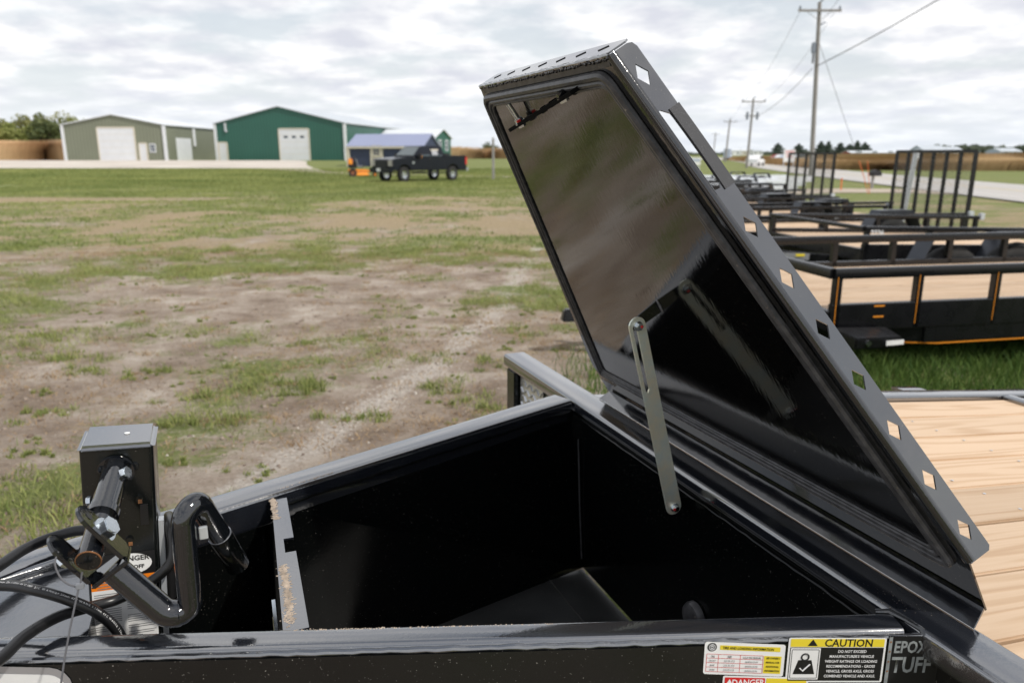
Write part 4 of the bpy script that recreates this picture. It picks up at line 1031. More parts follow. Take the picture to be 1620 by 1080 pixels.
# ---- deck of the main trailer: tilting bed that falls towards the rear
TD_ = R(6.1)
DX = Vector((math.cos(TD_), 0, -math.sin(TD_))); DZ = Vector((math.sin(TD_), 0, math.cos(TD_)))
DO = Vector((1.10, 0, 0.838))
def DP(x, y, z=0.0): return DO + DX * x + Vector((0, y, 0)) + DZ * z
edges = [-1.02, -0.838, -0.654, -0.470, -0.287, -0.103, 0.081, 0.265, 0.453, 0.660]
edges = [0.675, 0.490, 0.298, 0.113, -0.072, -0.258, -0.443, -0.628, -0.813, -1.0]
for i in range(len(edges) - 1):
    y1, y0 = edges[i] - 0.0036, edges[i + 1] + 0.0036
    c = DP(0.96, (y0 + y1) / 2, -0.02 + random.uniform(-0.0012, 0.0012))
    me_o = MB().box((0, 0, 0), (1.88, y1 - y0, 0.04)).build('plank', 'plank_wood', TR, bevel=0.004, seg=2)
    me_o.location = c; me_o.rotation_euler = (0, TD_ + random.uniform(-0.0008, 0.0008), 0)
MB().box(DP(0.96, -0.16, -0.05), (1.9, 1.70, 0.012), (DX, (0, 1, 0), DZ)).build('under_deck', 'plate_paint', TR)
MB().rbar(DP(-0.02, 0.722, -0.018), DP(4.2, 0.722, -0.018), 0.085, 0.075, 0.008, 3).build('deck_rim', 'rail_paint', TR, smooth=True)
MB().rbar(DP(1.93, -1.0, -0.012), DP(1.93, 0.675, -0.012), 0.05, 0.06, 0.006, 3).build('cross_tube', 'rail_paint', TR, smooth=True)
MB().rbar(DP(2.35, -1.0, -0.012), DP(2.35, 0.675, -0.012), 0.05, 0.06, 0.006, 3).build('cross_tube', 'rail_paint', TR, smooth=True)
MB().rbar(DP(1.45, 0.80, 0.008), DP(1.58, 0.80, 0.008), 0.07, 0.012, 0.003, 2).build('stake_pocket', 'rail_paint', TR, smooth=True)
MB().rbar(DP(0.0, 0.6, -0.16), DP(4.2, 0.6, -0.16), 0.06, 0.16, 0.006, 2).build('frame_beam', 'plate_paint', TR)
MB().rbar(DP(0.0, -0.95, -0.16), DP(4.2, -0.95, -0.16), 0.06, 0.16, 0.006, 2).build('frame_beam', 'plate_paint', TR)
# screw heads
sc_m = MB()
for y in edges[:-1]:
    for x in (0.72, 1.12):
        for dy in (0.045, 0.14):
            p = DP(x + random.uniform(-0.006, 0.006), y - dy, 0.0015); sc_m.tube([p, p + DZ * 0.001], 0.0042, 8)
sc_m.build('deck_screws', 'galvanised', TR)
# wheels that carry it, behind the view
def wheel(parent, c, r, w, axis=(0, 1, 0), rim='galvanised', spokes=8):
    c = Vector(c); ax = Vector(axis).normalized()
    up = Vector((0, 0, 1)); fw = ax.cross(up).normalized()
    prof = [(-w / 2 * 0.8, r * 0.55), (-w / 2, r * 0.80), (-w / 2 * 0.85, r * 0.97), (-w * 0.25, r), (w * 0.25, r), (w / 2 * 0.85, r * 0.97), (w / 2, r * 0.80), (w / 2 * 0.8, r * 0.55)]
    n = 28; vs = []; fs = []
    for k in range(n):
        an = 2 * math.pi * k / n; d = fw * math.cos(an) + up * math.sin(an)
        vs += [c + ax * a_ + d * b_ for a_, b_ in prof]
    m_ = len(prof)
    for k in range(n):
        for j in range(m_ - 1): fs.append((k * m_ + j, k * m_ + j + 1, ((k + 1) % n) * m_ + j + 1, ((k + 1) % n) * m_ + j))
    t = MB().add(vs, fs).build('wheel', 'tyre', parent, smooth=True)
    rm = MB(); rm.tube([c - ax * w * 0.32, c + ax * w * 0.32], r * 0.30, 14)
    for s_ in (-1, 1):
        rm.tube([c + ax * (s_ * w * 0.38 - 0.004), c + ax * (s_ * w * 0.38 + 0.004)], r * 0.20, 12)
        for k in range(spokes):
            an = 2 * math.pi * k / spokes; d = fw * math.cos(an) + up * math.sin(an)
            rm.bar(c + ax * s_ * w * 0.33 + d * r * 0.18, c + ax * s_ * w * 0.36 + d * r * 0.54, r * 0.17, 0.02, ax)
    vs = []; fs = []
    for k in range(n):
        an = 2 * math.pi * k / n; d = fw * math.cos(an) + up * math.sin(an)
        vs += [c + ax * w * 0.40 + d * r * 0.56, c + ax * w * 0.1 + d * r * 0.5, c - ax * w * 0.1 + d * r * 0.5, c - ax * w * 0.40 + d * r * 0.56]
    for k in range(n):
        for j in range(3): fs.append((k * 4 + j, k * 4 + j + 1, ((k + 1) % n) * 4 + j + 1, ((k + 1) % n) * 4 + j))
    rm.add(vs, fs)
    rm.build('rim', rim, t)
    return t
for x in (4.7, 5.6):
    for y in (-1.38, 1.38): wheel(TR, (x, y, 0.36), 0.36, 0.22)

# ------------------------------------------------------------------ PARKED TRAILERS
def trailer(name, label, corner, psi, w, L, zr, zd, posts, tongue=1.5, fender=None, gate=None, orange=False, body='far_black', pitch=0.0, planks=9,
            decal=None, front_slope=0.0, stickers=False, wheels=True, coupler_z=None, wheel_r=0.33, group=None, deck='plank_wood', rail_h=0.05):
    # corner = (X, Y) of the near front corner
    far = Vector((-math.sin(psi), math.cos(psi), 0))
    o = Vector((corner[0], corner[1], 0)) + far * (w / 2); o.z = tz(o.x, o.y)
    T = empty(name, o, psi, label, 'trailer', group)
    T.rotation_euler = (0, pitch, psi)
    ny, fy = -w / 2, w / 2
    for y in (ny, fy):
        MB().rbar((0, y, zr - rail_h / 2), (L, y, zr - rail_h / 2), 0.06, rail_h, 0.006, 2).build('top_rail', body, T, smooth=True)
        MB().rbar((0, y, zd - 0.045), (L, y, zd - 0.045), 0.055, 0.20, 0.006, 2).build('side_frame', body, T)
        for k in range(posts):
            x = 0.035 + (L - 0.07) * k / (posts - 1)
            MB().rbar((x, y, zd - 0.14), (x, y, zr - rail_h), 0.055, 0.055, 0.004, 2, (1, 0, 0)).build('post', body, T)
    MB().rbar((0, ny, zr - rail_h / 2), (0, fy, zr - rail_h / 2), 0.06, rail_h, 0.006, 2).build('front_rail', body, T, smooth=True)
    MB().rbar((0.02, ny, zd - 0.075), (0.02, fy, zd - 0.075), 0.055, 0.15, 0.006, 2).build('front_frame', body, T)
    MB().rbar((L - 0.02, ny, zd - 0.075), (L - 0.02, fy, zd - 0.075), 0.055, 0.14, 0.006, 2).build('rear_frame', body, T)
    if planks:
        pw = (w - 0.07) / planks
        me0 = None
        for k in range(planks):
            if me0 is None:
                p_ = MB().box((0, 0, 0), (L - 0.10, pw - 0.006, 0.038)).build('plank', deck, T, bevel=0.003, seg=1); me0 = p_.data
            else:
                p_ = bpy.data.objects.new('plank', me0); COL.objects.link(p_); p_.parent = T
            p_.location = (L / 2, ny + 0.035 + pw * (k + 0.5), zd - 0.018 + random.uniform(-0.001, 0.001))
    cz_ = coupler_z if coupler_z is not None else zd - 0.13
    for y in (ny * 0.62, fy * 0.62):
        MB().rbar((0.30, y, zd - 0.20), (-tongue + 0.12, y * 0.06, cz_), 0.06, 0.11, 0.006, 2).build('tongue_beam', body, T)
    MB().hexa([(-tongue - 0.14, -0.05, cz_ - 0.05), (-tongue + 0.20, -0.07, cz_ - 0.05), (-tongue + 0.20, 0.07, cz_ - 0.05), (-tongue - 0.14, 0.05, cz_ - 0.05)],
              [(-tongue - 0.12, -0.035, cz_ + 0.05), (-tongue + 0.20, -0.05, cz_ + 0.07), (-tongue + 0.20, 0.05, cz_ + 0.07), (-tongue - 0.12, 0.035, cz_ + 0.05)]).build('coupler', body, T, bevel=0.012)
    j = MB(); j.rbar((-tongue + 0.45, 0, 0.02), (-tongue + 0.45, 0, cz_ + 0.42), 0.06, 0.06, 0.008, 2, (1, 0, 0)); j.box((-tongue + 0.45, 0, 0.012), (0.16, 0.16, 0.02))
    j.build('jack', body, T)
    fx = fender or (L * 0.50, L * 0.72)
    wx = [(fx[0] + fx[1]) / 2] if fx[1] - fx[0] < 1.15 else [fx[0] + (fx[1] - fx[0]) * 0.28, fx[0] + (fx[1] - fx[0]) * 0.72]
    for sgn, y in ((-1, ny - 0.13), (1, fy + 0.13)):
        fz = 2 * wheel_r + 0.12
        pr_ = [(fx[0], zd - 0.08), (fx[0] + 0.17, fz), (fx[1] - 0.17, fz), (fx[1], zd - 0.08)]
        f_ = MB()
        for (x0, z0), (x1, z1) in zip(pr_[:-1], pr_[1:]):
            f_.bar((x0, y, z0), (x1, y, z1), 0.25, 0.006)
        f_.add([(x, y + 0.12 * sgn, z) for x, z in pr_] + [(x, y + 0.12 * sgn, z - 0.05) for x, z in pr_], [(0, 1, 5, 4), (1, 2, 6, 5), (2, 3, 7, 6)])
        f_.build('fender', 'tread_dark', T)
        if wheels:
            for x in wx: wheel(T, (x, y, wheel_r), wheel_r, 0.19)
    if gate:
        gw, gh, ang = gate
        gx = L + 0.05; gv = Vector((math.sin(ang), 0, math.cos(ang)))
        base = zd - 0.02
        g = MB()
        g.bar(Vector((gx, ny + 0.03, base)), Vector((gx, ny + 0.03, base)) + gv * gh, 0.05, 0.05, (1, 0, 0))
        G = g.build('ramp_gate', body, T)
        for k in range(1, gw):
            y = ny + 0.03 + (w - 0.06) * k / (gw - 1)
            MB().bar(Vector((gx, y, base)), Vector((gx, y, base)) + gv * gh, 0.045, 0.045, (1, 0, 0)).build('gate_bar', body, G)
        for h_ in (0.0, 1.0):
            MB().bar(Vector((gx, ny + 0.03, base)) + gv * gh * h_, Vector((gx, fy - 0.03, base)) + gv * gh * h_, 0.05, 0.05).build('gate_rail', body, G)
        ms = MB(); st_ = 0.055
        n_ = int((w - 0.06) / st_)
        Hn = int(gh / st_)
        for d_ in (-1, 1):
            for k in range(-Hn, n_ + Hn):
                y0 = ny + 0.03 + k * st_; y1 = y0 + gh * 0.75 * d_
                ya, yb = ny + 0.03, fy - 0.03
                t0, t1 = 0.0, 1.0
                if y1 != y0:
                    ta = (ya - y0) / (y1 - y0); tb_ = (yb - y0) / (y1 - y0); lo, hi = min(ta, tb_), max(ta, tb_); t0, t1 = max(0, lo), min(1, hi)
                if t1 - t0 < 0.02: continue
                p0 = Vector((gx, y0 + (y1 - y0) * t0, base)) + gv * gh * t0; p1 = Vector((gx, y0 + (y1 - y0) * t1, base)) + gv * gh * t1
                ms.bar(p0, p1, 0.003, 0.003)
        mo = ms.build('gate_mesh', body, G); mo['kind'] = 'stuff'
        for y in (ny, fy): MB().box((L + 0.06, y - 0.04 * (1 if y < 0 else -1), zr - 0.02), (0.10, 0.05, 0.09)).build('gate_latch', 'galvanised', T, bevel=0.01)
    if orange:
        for k in range(posts):
            x = 0.035 + (L - 0.07) * k / (posts - 1)
            MB().box((x - 0.012, ny - 0.029, (zd - 0.12 + zr - 0.05) / 2), (0.005, 0.003, zr - zd + 0.05)).build('orange_stripe', 'orange_stripe', T)
        MB().bar((-tongue + 0.2, ny * 0.35, zd - 0.255), (0.9, ny - 0.03, zd - 0.272), 0.006, 0.009).build('orange_stripe', 'orange_stripe', T)
        MB().bar((0.9, ny - 0.03, zd - 0.272), (L, ny - 0.03, zd - 0.252), 0.006, 0.009).build('orange_stripe', 'orange_stripe', T)
        MB().box((L / 2 + 0.4, ny + 0.004, zd - 0.20), (L - 0.8, 0.05, 0.12)).build('lower_beam', body, T)
        MB().hexa([(-0.2, ny * 0.75, zd - 0.25), (0.9, ny - 0.024, zd - 0.265), (0.9, ny + 0.05, zd - 0.265), (-0.2, ny * 0.6, zd - 0.25)], [(-0.2, ny * 0.75, zd - 0.12), (0.9, ny - 0.024, zd - 0.13), (0.9, ny + 0.05, zd - 0.13), (-0.2, ny * 0.6, zd - 0.12)]).build('lower_beam', body, T)
        for z_ in (zd + 0.035, zd - 0.045): MB().box((0.38, ny - 0.031, z_), (0.085, 0.003, 0.011)).build('orange_stripe', 'orange_stripe', T)
    if decal: text('decal', decal, 0.085, ((0.06, ny - 0.034, zr - 0.10), (1, 0, 0), (0, 0, 1)), 'ink_white', T, 'LEFT', 1.0, 0.002)
    if stickers:
        MB().box((-0.5, ny * 0.42 - 0.02, zd - 0.16), (0.36, 0.004, 0.08), (Vector((1, 0.9 * 0.62 * w / 2 / (tongue + 0.18) * -1, 0)).normalized(), (0, 1, 0), (0, 0, 1))).build('sticker_strip', 'sticker_silver', T)
        MB().box((-0.42, ny * 0.42 - 0.06, zd - 0.14), (0.16, 0.004, 0.03)).build('sticker_yellow_block', 'sticker_yellow', T)
    return T
mat('tread_dark', (0.05, 0.055, 0.065), 0.3, metal=0.5, bump=0.6, bump_scale=55)
PR = R(11)
def from_rear(px, Y, z, L, psi, w):
    p = at(px, Y, z); return (p.x - math.cos(psi) * L, p.y - math.sin(psi) * L)
T1 = trailer('deck_trailer', 'black open-rail trailer with orange pinstripes and plank deck, nearest behind the toolbox lid', (2.33, 5.45), PR, 2.06, 4.76, 0.815, 0.498, 8, tongue=1.62, fender=(2.38, 4.1), orange=True, coupler_z=0.33, rail_h=0.075)
MB().hexa([(0.02, -1.34, 0.285), (0.42, -1.30, 0.275), (0.42, -1.10, 0.275), (-0.05, -1.10, 0.285)], [(0.02, -1.34, 0.365), (0.42, -1.30, 0.350), (0.42, -1.10, 0.385), (-0.05, -1.10, 0.40)]).build('step_box', 'far_black', T1, bevel=0.01)
MB().box((0.34, -1.322, 0.320), (0.15, 0.006, 0.034), ((0.995, 0.1, 0), (-0.1, 0.995, 0), (0, 0, 1))).build('reflective_label', 'sticker_white', T1)
MB().tube([(0.12, -1.330, 0.325), (0.12, -1.340, 0.325)], 0.022, 14).build('marker_lamp', 'chrome', T1, smooth=True)
p2 = at(1366, 8.75, 0.83)
T2 = trailer('deck_trailer', 'black rail trailer with white numbers on its front corner, second behind the lid', (p2.x, p2.y), PR, 2.05, 3.35, 0.82, 0.56, 5, tongue=1.5, fender=(1.5, 2.5), decal='2226', stickers=True, pitch=R(1.5))
for y in (-1.02, 1.02): MB().box((3.40, y, 0.81), (0.08, 0.06, 0.10)).build('gate_latch', 'galvanised', T2, bevel=0.01)
T3 = trailer('utility_trailer', 'black utility trailer with the tall mesh ramp gate at right', from_rear(1528, 12.4, 0.70, 4.3, PR, 1.9), PR, 1.92, 4.3, 0.71, 0.42, 6, tongue=1.4, fender=(2.4, 3.3), gate=(7, 1.27, 0.01), stickers=True)
T3b = trailer('utility_trailer', 'low black utility trailer without gate between the two gated ones', from_rear(1413, 15.3, 0.71, 4.4, PR, 1.8), PR, 1.8, 4.4, 0.71, 0.42, 6, tongue=1.4, fender=(2.5, 3.4))
T4b = trailer('utility_trailer', 'black utility trailer just beyond the far gated trailer', from_rear(1275, 20.2, 0.74, 4.2, PR, 1.8), PR, 1.8, 4.2, 0.74, 0.45, 6, tongue=1.4, fender=(2.3, 3.2))
T4 = trailer('utility_trailer', 'black utility trailer with a ramp gate standing before the main utility pole', from_rear(1312, 17.6, 0.73, 4.0, PR, 1.9), PR, 1.95, 4.0, 0.73, 0.45, 6, tongue=1.4, fender=(2.2, 3.1), gate=(6, 1.21, 0.01))
MB().tube([(1.35, -1.01, 0.62), (1.35, -1.05, 0.62)], 0.075, 14).build('marker_lamp', 'amber', T4, smooth=True)
T5 = trailer('utility_trailer', 'black utility trailer with large dark fenders and no gate, last of the black row', from_rear(1243, 22.3, 0.8, 4.6, PR, 2.0), PR, 2.0, 4.6, 0.80, 0.5, 7, tongue=1.4, fender=(2.7, 4.2), wheel_r=0.36)
T6 = trailer('aluminium_trailer', 'bare aluminium trailer directly beyond the black row', from_rear(1262, 27.0, 0.7, 6.0, PR, 2.0), PR, 2.1, 6.0, 0.62, 0.50, 5, tongue=1.3, fender=(3.2, 4.2), body='alu_pale', deck='alu_pale', group='aluminium trailers')
T7 = trailer('aluminium_trailer', 'bare aluminium trailer in the middle of the silver row', from_rear(1275, 32.0, 0.7, 7.0, PR, 2.0), PR, 2.1, 7.0, 0.62, 0.50, 5, tongue=1.3, fender=(3.8, 4.8), body='alu_pale', deck='alu_pale', group='aluminium trailers')
T8 = trailer('aluminium_trailer', 'bare aluminium trailer nearest the road, farthest of the silver row', from_rear(1285, 37.0, 0.7, 7.0, PR, 2.0), PR, 2.1, 7.0, 0.62, 0.50, 5, tongue=1.3, fender=(3.8, 4.8), body='alu_pale', deck='alu_pale', group='aluminium trailers')

# ------------------------------------------------------------------ BUILDINGS
def building(name, label, p0, p1, depth, eave, ridge, wall_m, roof_m, trim_m, ridge_along='depth', cat='building', over=0.25):
    p0 = Vector(p0); p1 = Vector(p1); d = (p1 - p0); wdt = d.length; ang = math.atan2(d.y, d.x)
    z0 = tz((p0.x + p1.x) / 2, (p0.y + p1.y) / 2)
    B = empty(name, (p0.x, p0.y, z0), ang, label, cat)
    W_, D = wdt, depth; e, r = eave - z0, ridge - z0; t = 0.12
    if ridge_along == 'depth':
        gab = lambda y: [(0, y, -0.4), (W_, y, -0.4), (W_, y, e), (W_ / 2, y, r), (0, y, e)]
        MB().prism(gab(0), (0, t, 0)).build('front_wall', wall_m, B); MB().prism(gab(D - t), (0, t, 0)).build('rear_wall', wall_m, B)
        for x in (0, W_ - t): MB().hexa([(x, t, -0.4), (x + t, t, -0.4), (x + t, D - t, -0.4), (x, D - t, -0.4)], [(x, t, e), (x + t, t, e), (x + t, D - t, e), (x, D - t, e)]).build('side_wall', wall_m, B)
        sl = (r - e) / (W_ / 2)
        for s_, xa, xb in ((-1, -over, W_ / 2), (1, W_ + over, W_ / 2)):
            za = e - sl * over
            MB().hexa([(xa, -over, za + 0.01), (xb, -over, r + 0.01), (xb, D + over, r + 0.01), (xa, D + over, za + 0.01)], [(xa, -over, za + 0.13), (xb, -over, r + 0.13), (xb, D + over, r + 0.13), (xa, D + over, za + 0.13)]).build('roof', roof_m, B)
    else:
        gab = lambda x: [(x, 0, -0.4), (x, D, -0.4), (x, D, e), (x, D / 2, r), (x, 0, e)]
        MB().prism(gab(0), (t, 0, 0)).build('gable_wall', wall_m, B); MB().prism(gab(W_ - t), (t, 0, 0)).build('gable_wall', wall_m, B)
        for nm, y in (('front_wall', 0), ('rear_wall', D - t)): MB().hexa([(t, y, -0.4), (W_ - t, y, -0.4), (W_ - t, y + t, -0.4), (t, y + t, -0.4)], [(t, y, e), (W_ - t, y, e), (W_ - t, y + t, e), (t, y + t, e)]).build(nm, wall_m, B)
        sl = (r - e) / (D / 2)
        for ya, yb in ((-over, D / 2), (D + over, D / 2)):
            za = e - sl * over
            MB().hexa([(-over, ya, za + 0.01), (W_ + over, ya, za + 0.01), (W_ + over, yb, r + 0.01), (-over, yb, r + 0.01)], [(-over, ya, za + 0.11), (W_ + over, ya, za + 0.11), (W_ + over, yb, r + 0.11), (-over, yb, r + 0.11)]).build('roof', roof_m, B)
        MB().box((W_ / 2, -over - 0.03, e - sl * over - 0.03), (W_ + 2 * over, 0.05, 0.20)).build('fascia', trim_m, B)
    for x in (-0.02, W_ + 0.02):
        MB().box((x, -0.02, e / 2 - 0.1), (0.34, 0.34, e + 0.1)).build('corner_trim', trim_m, B)
    return B, W_, D, e, r
def bdoor(B, x0, x1, h, m='door_white', panes=0, name='door', frame='trim_cream', y=0.0):
    d = MB().box(((x0 + x1) / 2, y - 0.03, h / 2), (x1 - x0, 0.06, h)).build(name, m, B)
    for k in range(1, 5): MB().box(((x0 + x1) / 2, y - 0.064, h * k / 5), (x1 - x0 - 0.04, 0.008, 0.03)).build('panel_joint', frame, d)
    f = MB(); f.box((x0 - 0.08, y - 0.05, h / 2), (0.16, 0.12, h + 0.16)); f.box((x1 + 0.08, y - 0.05, h / 2), (0.16, 0.12, h + 0.16)); f.box(((x0 + x1) / 2, y - 0.05, h + 0.08), (x1 - x0, 0.12, 0.16)); f.build('door_frame', frame, d)
    for k in range(panes):
        x = x0 + (x1 - x0) * (k + 0.75) / (panes + 0.5)
        MB().box((x, y - 0.066, h * 0.76), (0.55, 0.012, 0.32)).build('pane', 'glass_window', d)
    return d
def bwin(B, x0, x1, z0, z1, m='glass_window', frame='door_white', y=0.0, ax='x'):
    f = MB(); w_ = 0.12
    if ax == 'x':
        for (a0, a1, b0_, b1_) in ((x0 - w_, x0, z0 - w_, z1 + w_), (x1, x1 + w_, z0 - w_, z1 + w_), (x0, x1, z0 - w_, z0), (x0, x1, z1, z1 + w_), ((x0 + x1) / 2 - 0.02, (x0 + x1) / 2 + 0.02, z0, z1), (x0, x1, (z0 + z1) / 2 - 0.02, (z0 + z1) / 2 + 0.02)):
            f.box(((a0 + a1) / 2, y - 0.03, (b0_ + b1_) / 2), (a1 - a0, 0.06, b1_ - b0_))
        o = f.build('window', frame, B); MB().box(((x0 + x1) / 2, y - 0.012, (z0 + z1) / 2), (x1 - x0, 0.012, z1 - z0)).build('pane', m, o)
    else:
        for (a0, a1, b0_, b1_) in ((x0 - w_, x0, z0 - w_, z1 + w_), (x1, x1 + w_, z0 - w_, z1 + w_), (x0, x1, z0 - w_, z0), (x0, x1, z1, z1 + w_), ((x0 + x1) / 2 - 0.02, (x0 + x1) / 2 + 0.02, z0, z1), (x0, x1, (z0 + z1) / 2 - 0.02, (z0 + z1) / 2 + 0.02)):
            f.box((y + 0.03, (a0 + a1) / 2, (b0_ + b1_) / 2), (0.06, a1 - a0, b1_ - b0_))
        o = f.build('window', frame, B); MB().box((y + 0.012, (x0 + x1) / 2, (z0 + z1) / 2), (0.012, x1 - x0, z1 - z0)).build('pane', m, o)
    return o
# sage shed
B, W_, D, e, r = building('metal_shed', 'sage green metal shed with white roll door at far left', at(107, 106, 0), at(265, 106, 0), 18.0, 5.45, 6.75, 'sage', 'roof_white', 'door_white')
bdoor(B, W_ * 0.345, W_ * 0.70, 4.25)
bdoor(B, W_ * 0.745, W_ * 0.81, 2.2, name='side_door')
bwin(B, W_ * 0.852, W_ * 0.895, 1.2, 2.1)
Bx = MB(); Bx.box((W_ + 0.03, 6.0, 1.5), (0.06, 5.0, 3.1)); Bx.build('side_roll_door', 'door_white', B)
MB().tube([(W_ + 0.08, 9.6, e - 0.2), (W_ + 0.08, 9.6, 2.0)], 0.25, 8).build('downspout', 'door_white', B)
# dark green shed
B, W_, D, e, r = building('metal_shed', 'large dark green metal shed with white overhead door and grey roof', at(346, 110, 0), at(548, 107.5, 0), 30.0, 5.75, 7.95, 'dark_green', 'roof_grey', 'door_white')
bdoor(B, W_ * 0.50, W_ * 0.722, 4.15, panes=3)
bdoor(B, 0.35, 1.45, 2.35, name='side_door')
MB().tube([(1.55, -0.12, e + 0.1), (1.55, -0.12, e - 0.9), (1.75, -0.12, e - 1.1)], 0.16, 10).build('vent_pipe', 'galvanised', B)
# blue garden shed
B, W_, D, e, r = building('garden_shed', 'small navy blue shed with lavender metal roof and cream trim', at(553, 79.5, 0), at(670, 77.4, 0), 4.4, 2.42, 3.55, 'shed_blue', 'roof_lavender', 'trim_cream', 'width', over=0.18)
bdoor(B, W_ * 0.32, W_ * 0.45, 1.95, 'trim_cream', name='door')
bwin(B, W_ * 0.345, W_ * 0.425, 1.15, 1.75, frame='trim_cream', y=-0.075)
MB().box((W_ + 0.03, 2.2, 1.0), (0.05, 2.2, 2.0)).build('gable_door', 'trim_cream', B)
# small green building behind it
B, W_, D, e, r = building('green_cabin', 'small dark green gabled building with white roof beyond the blue shed', at(600, 122, 0), at(688, 119, 0), 6.4, 4.05, 5.35, 'dark_green', 'roof_white', 'door_white', 'width')
bwin(B, 1.6, 2.5, 1.5, 2.9, y=W_, ax='y'); bwin(B, 4.2, 5.1, 1.5, 2.9, y=W_, ax='y')
# far barns and houses on the right
def far_block(name, label, px0, px1, Y, h_e, h_r, wm, rm, group=None, depth=10, gz=None):
    a_ = at(px0, Y, 0); b_ = at(px1, Y, 0)
    B, W_, D, e, r = building(name, label, a_, b_, depth, h_e, h_r, wm, rm, 'door_white', 'width')
    n = max(2, int(W_ / 6))
    for k in range(n): bwin(B, W_ * (k + 0.35) / n, W_ * (k + 0.65) / n, 0.9, 1.9)
    if group: B['group'] = group
    return B
far_block('long_barn', 'long low barn with white roof and red walls beyond the brown field', 1346, 1420, 330, 3.6 - 1.3, 4.2 - 1.2, 'barn_red', 'roof_white')
far_block('farm_house', 'pale blue far house seen through the mesh gate', 1459, 1496, 300, 3.2, 4.9, 'pale_blue', 'roof_grey')
far_block('farm_house', 'far white house right of the pale blue one beyond the field', 1500, 1522, 320, 3.2, 4.6, 'white_paint', 'roof_grey')
far_block('farm_house', 'far low grey roofed house at the right edge below the wooded hill', 1582, 1614, 300, 2.8, 3.9, 'pale_blue', 'roof_grey')
far_block('town_building', 'far white store building left of the second pole along the road', 1152, 1172, 520, 4.0, 5.0, 'white_paint', 'roof_white')
far_block('town_building', 'far white store building right of the second pole along the road', 1192, 1206, 480, 3.6, 4.6, 'white_paint', 'roof_grey')
far_block('town_building', 'far cream store building behind the second pole', 1174, 1190, 560, 4.2, 5.4, 'trim_cream', 'roof_white')

# ------------------------------------------------------------------ PICKUP TRUCK
TRK = empty('pickup_truck', (-7.8, 46.2, tz(-7.8, 46.2)), R(48), 'black crew cab pickup truck parked on the grass', 'truck')
TRK.scale = (1, 1, 1.07)
def arch(cx_, r_, z0, n=10, zc_=0.42):
    a0 = math.asin((z0 - zc_) / r_)
    return [(cx_ + r_ * math.cos(math.pi - a0 - (math.pi - 2 * a0) * k / n), zc_ + r_ * math.sin(math.pi - a0 - (math.pi - 2 * a0) * k / n)) for k in range(n + 1)]
prof = [(0.10, 0.62)] + arch(1.02, 0.53, 0.62) + arch(4.98, 0.53, 0.62) + [(6.22, 0.66), (6.24, 1.44), (4.36, 1.44), (4.30, 1.38), (1.98, 1.38), (1.2, 1.345), (0.22, 1.27), (0.08, 1.18)]
MB().prism([(x, -0.98, z) for x, z in prof], (0, 1.96, 0)).build('body', 'truck_black', TRK, bevel=0.035, seg=2)
gh = MB().hexa([(1.80, -0.95, 1.37), (4.36, -0.95, 1.37), (4.36, 0.95, 1.37), (1.80, 0.95, 1.37)], [(2.56, -0.78, 1.99), (4.20, -0.80, 2.00), (4.20, 0.80, 2.00), (2.56, 0.78, 1.99)]).build('cab', 'truck_black', TRK, bevel=0.05, seg=3)
def gq(name, pts, m, par=TRK, off=(0, 0, 0)):
    return MB().add([tuple(Vector(p) + Vector(off)) for p in pts], [tuple(range(len(pts)))]).build(name, m, par)
def side(x, z, s_): 
    t = (z - 1.37) / 0.6; return (x, s_ * (0.95 - 0.18 * t + 0.006), z)
gq('windshield', [(1.89, -0.82, 1.45), (1.89, 0.82, 1.45), (2.475, 0.70, 1.925), (2.475, -0.70, 1.925)], 'glass_dark', gh, (-0.014, 0, 0.014))
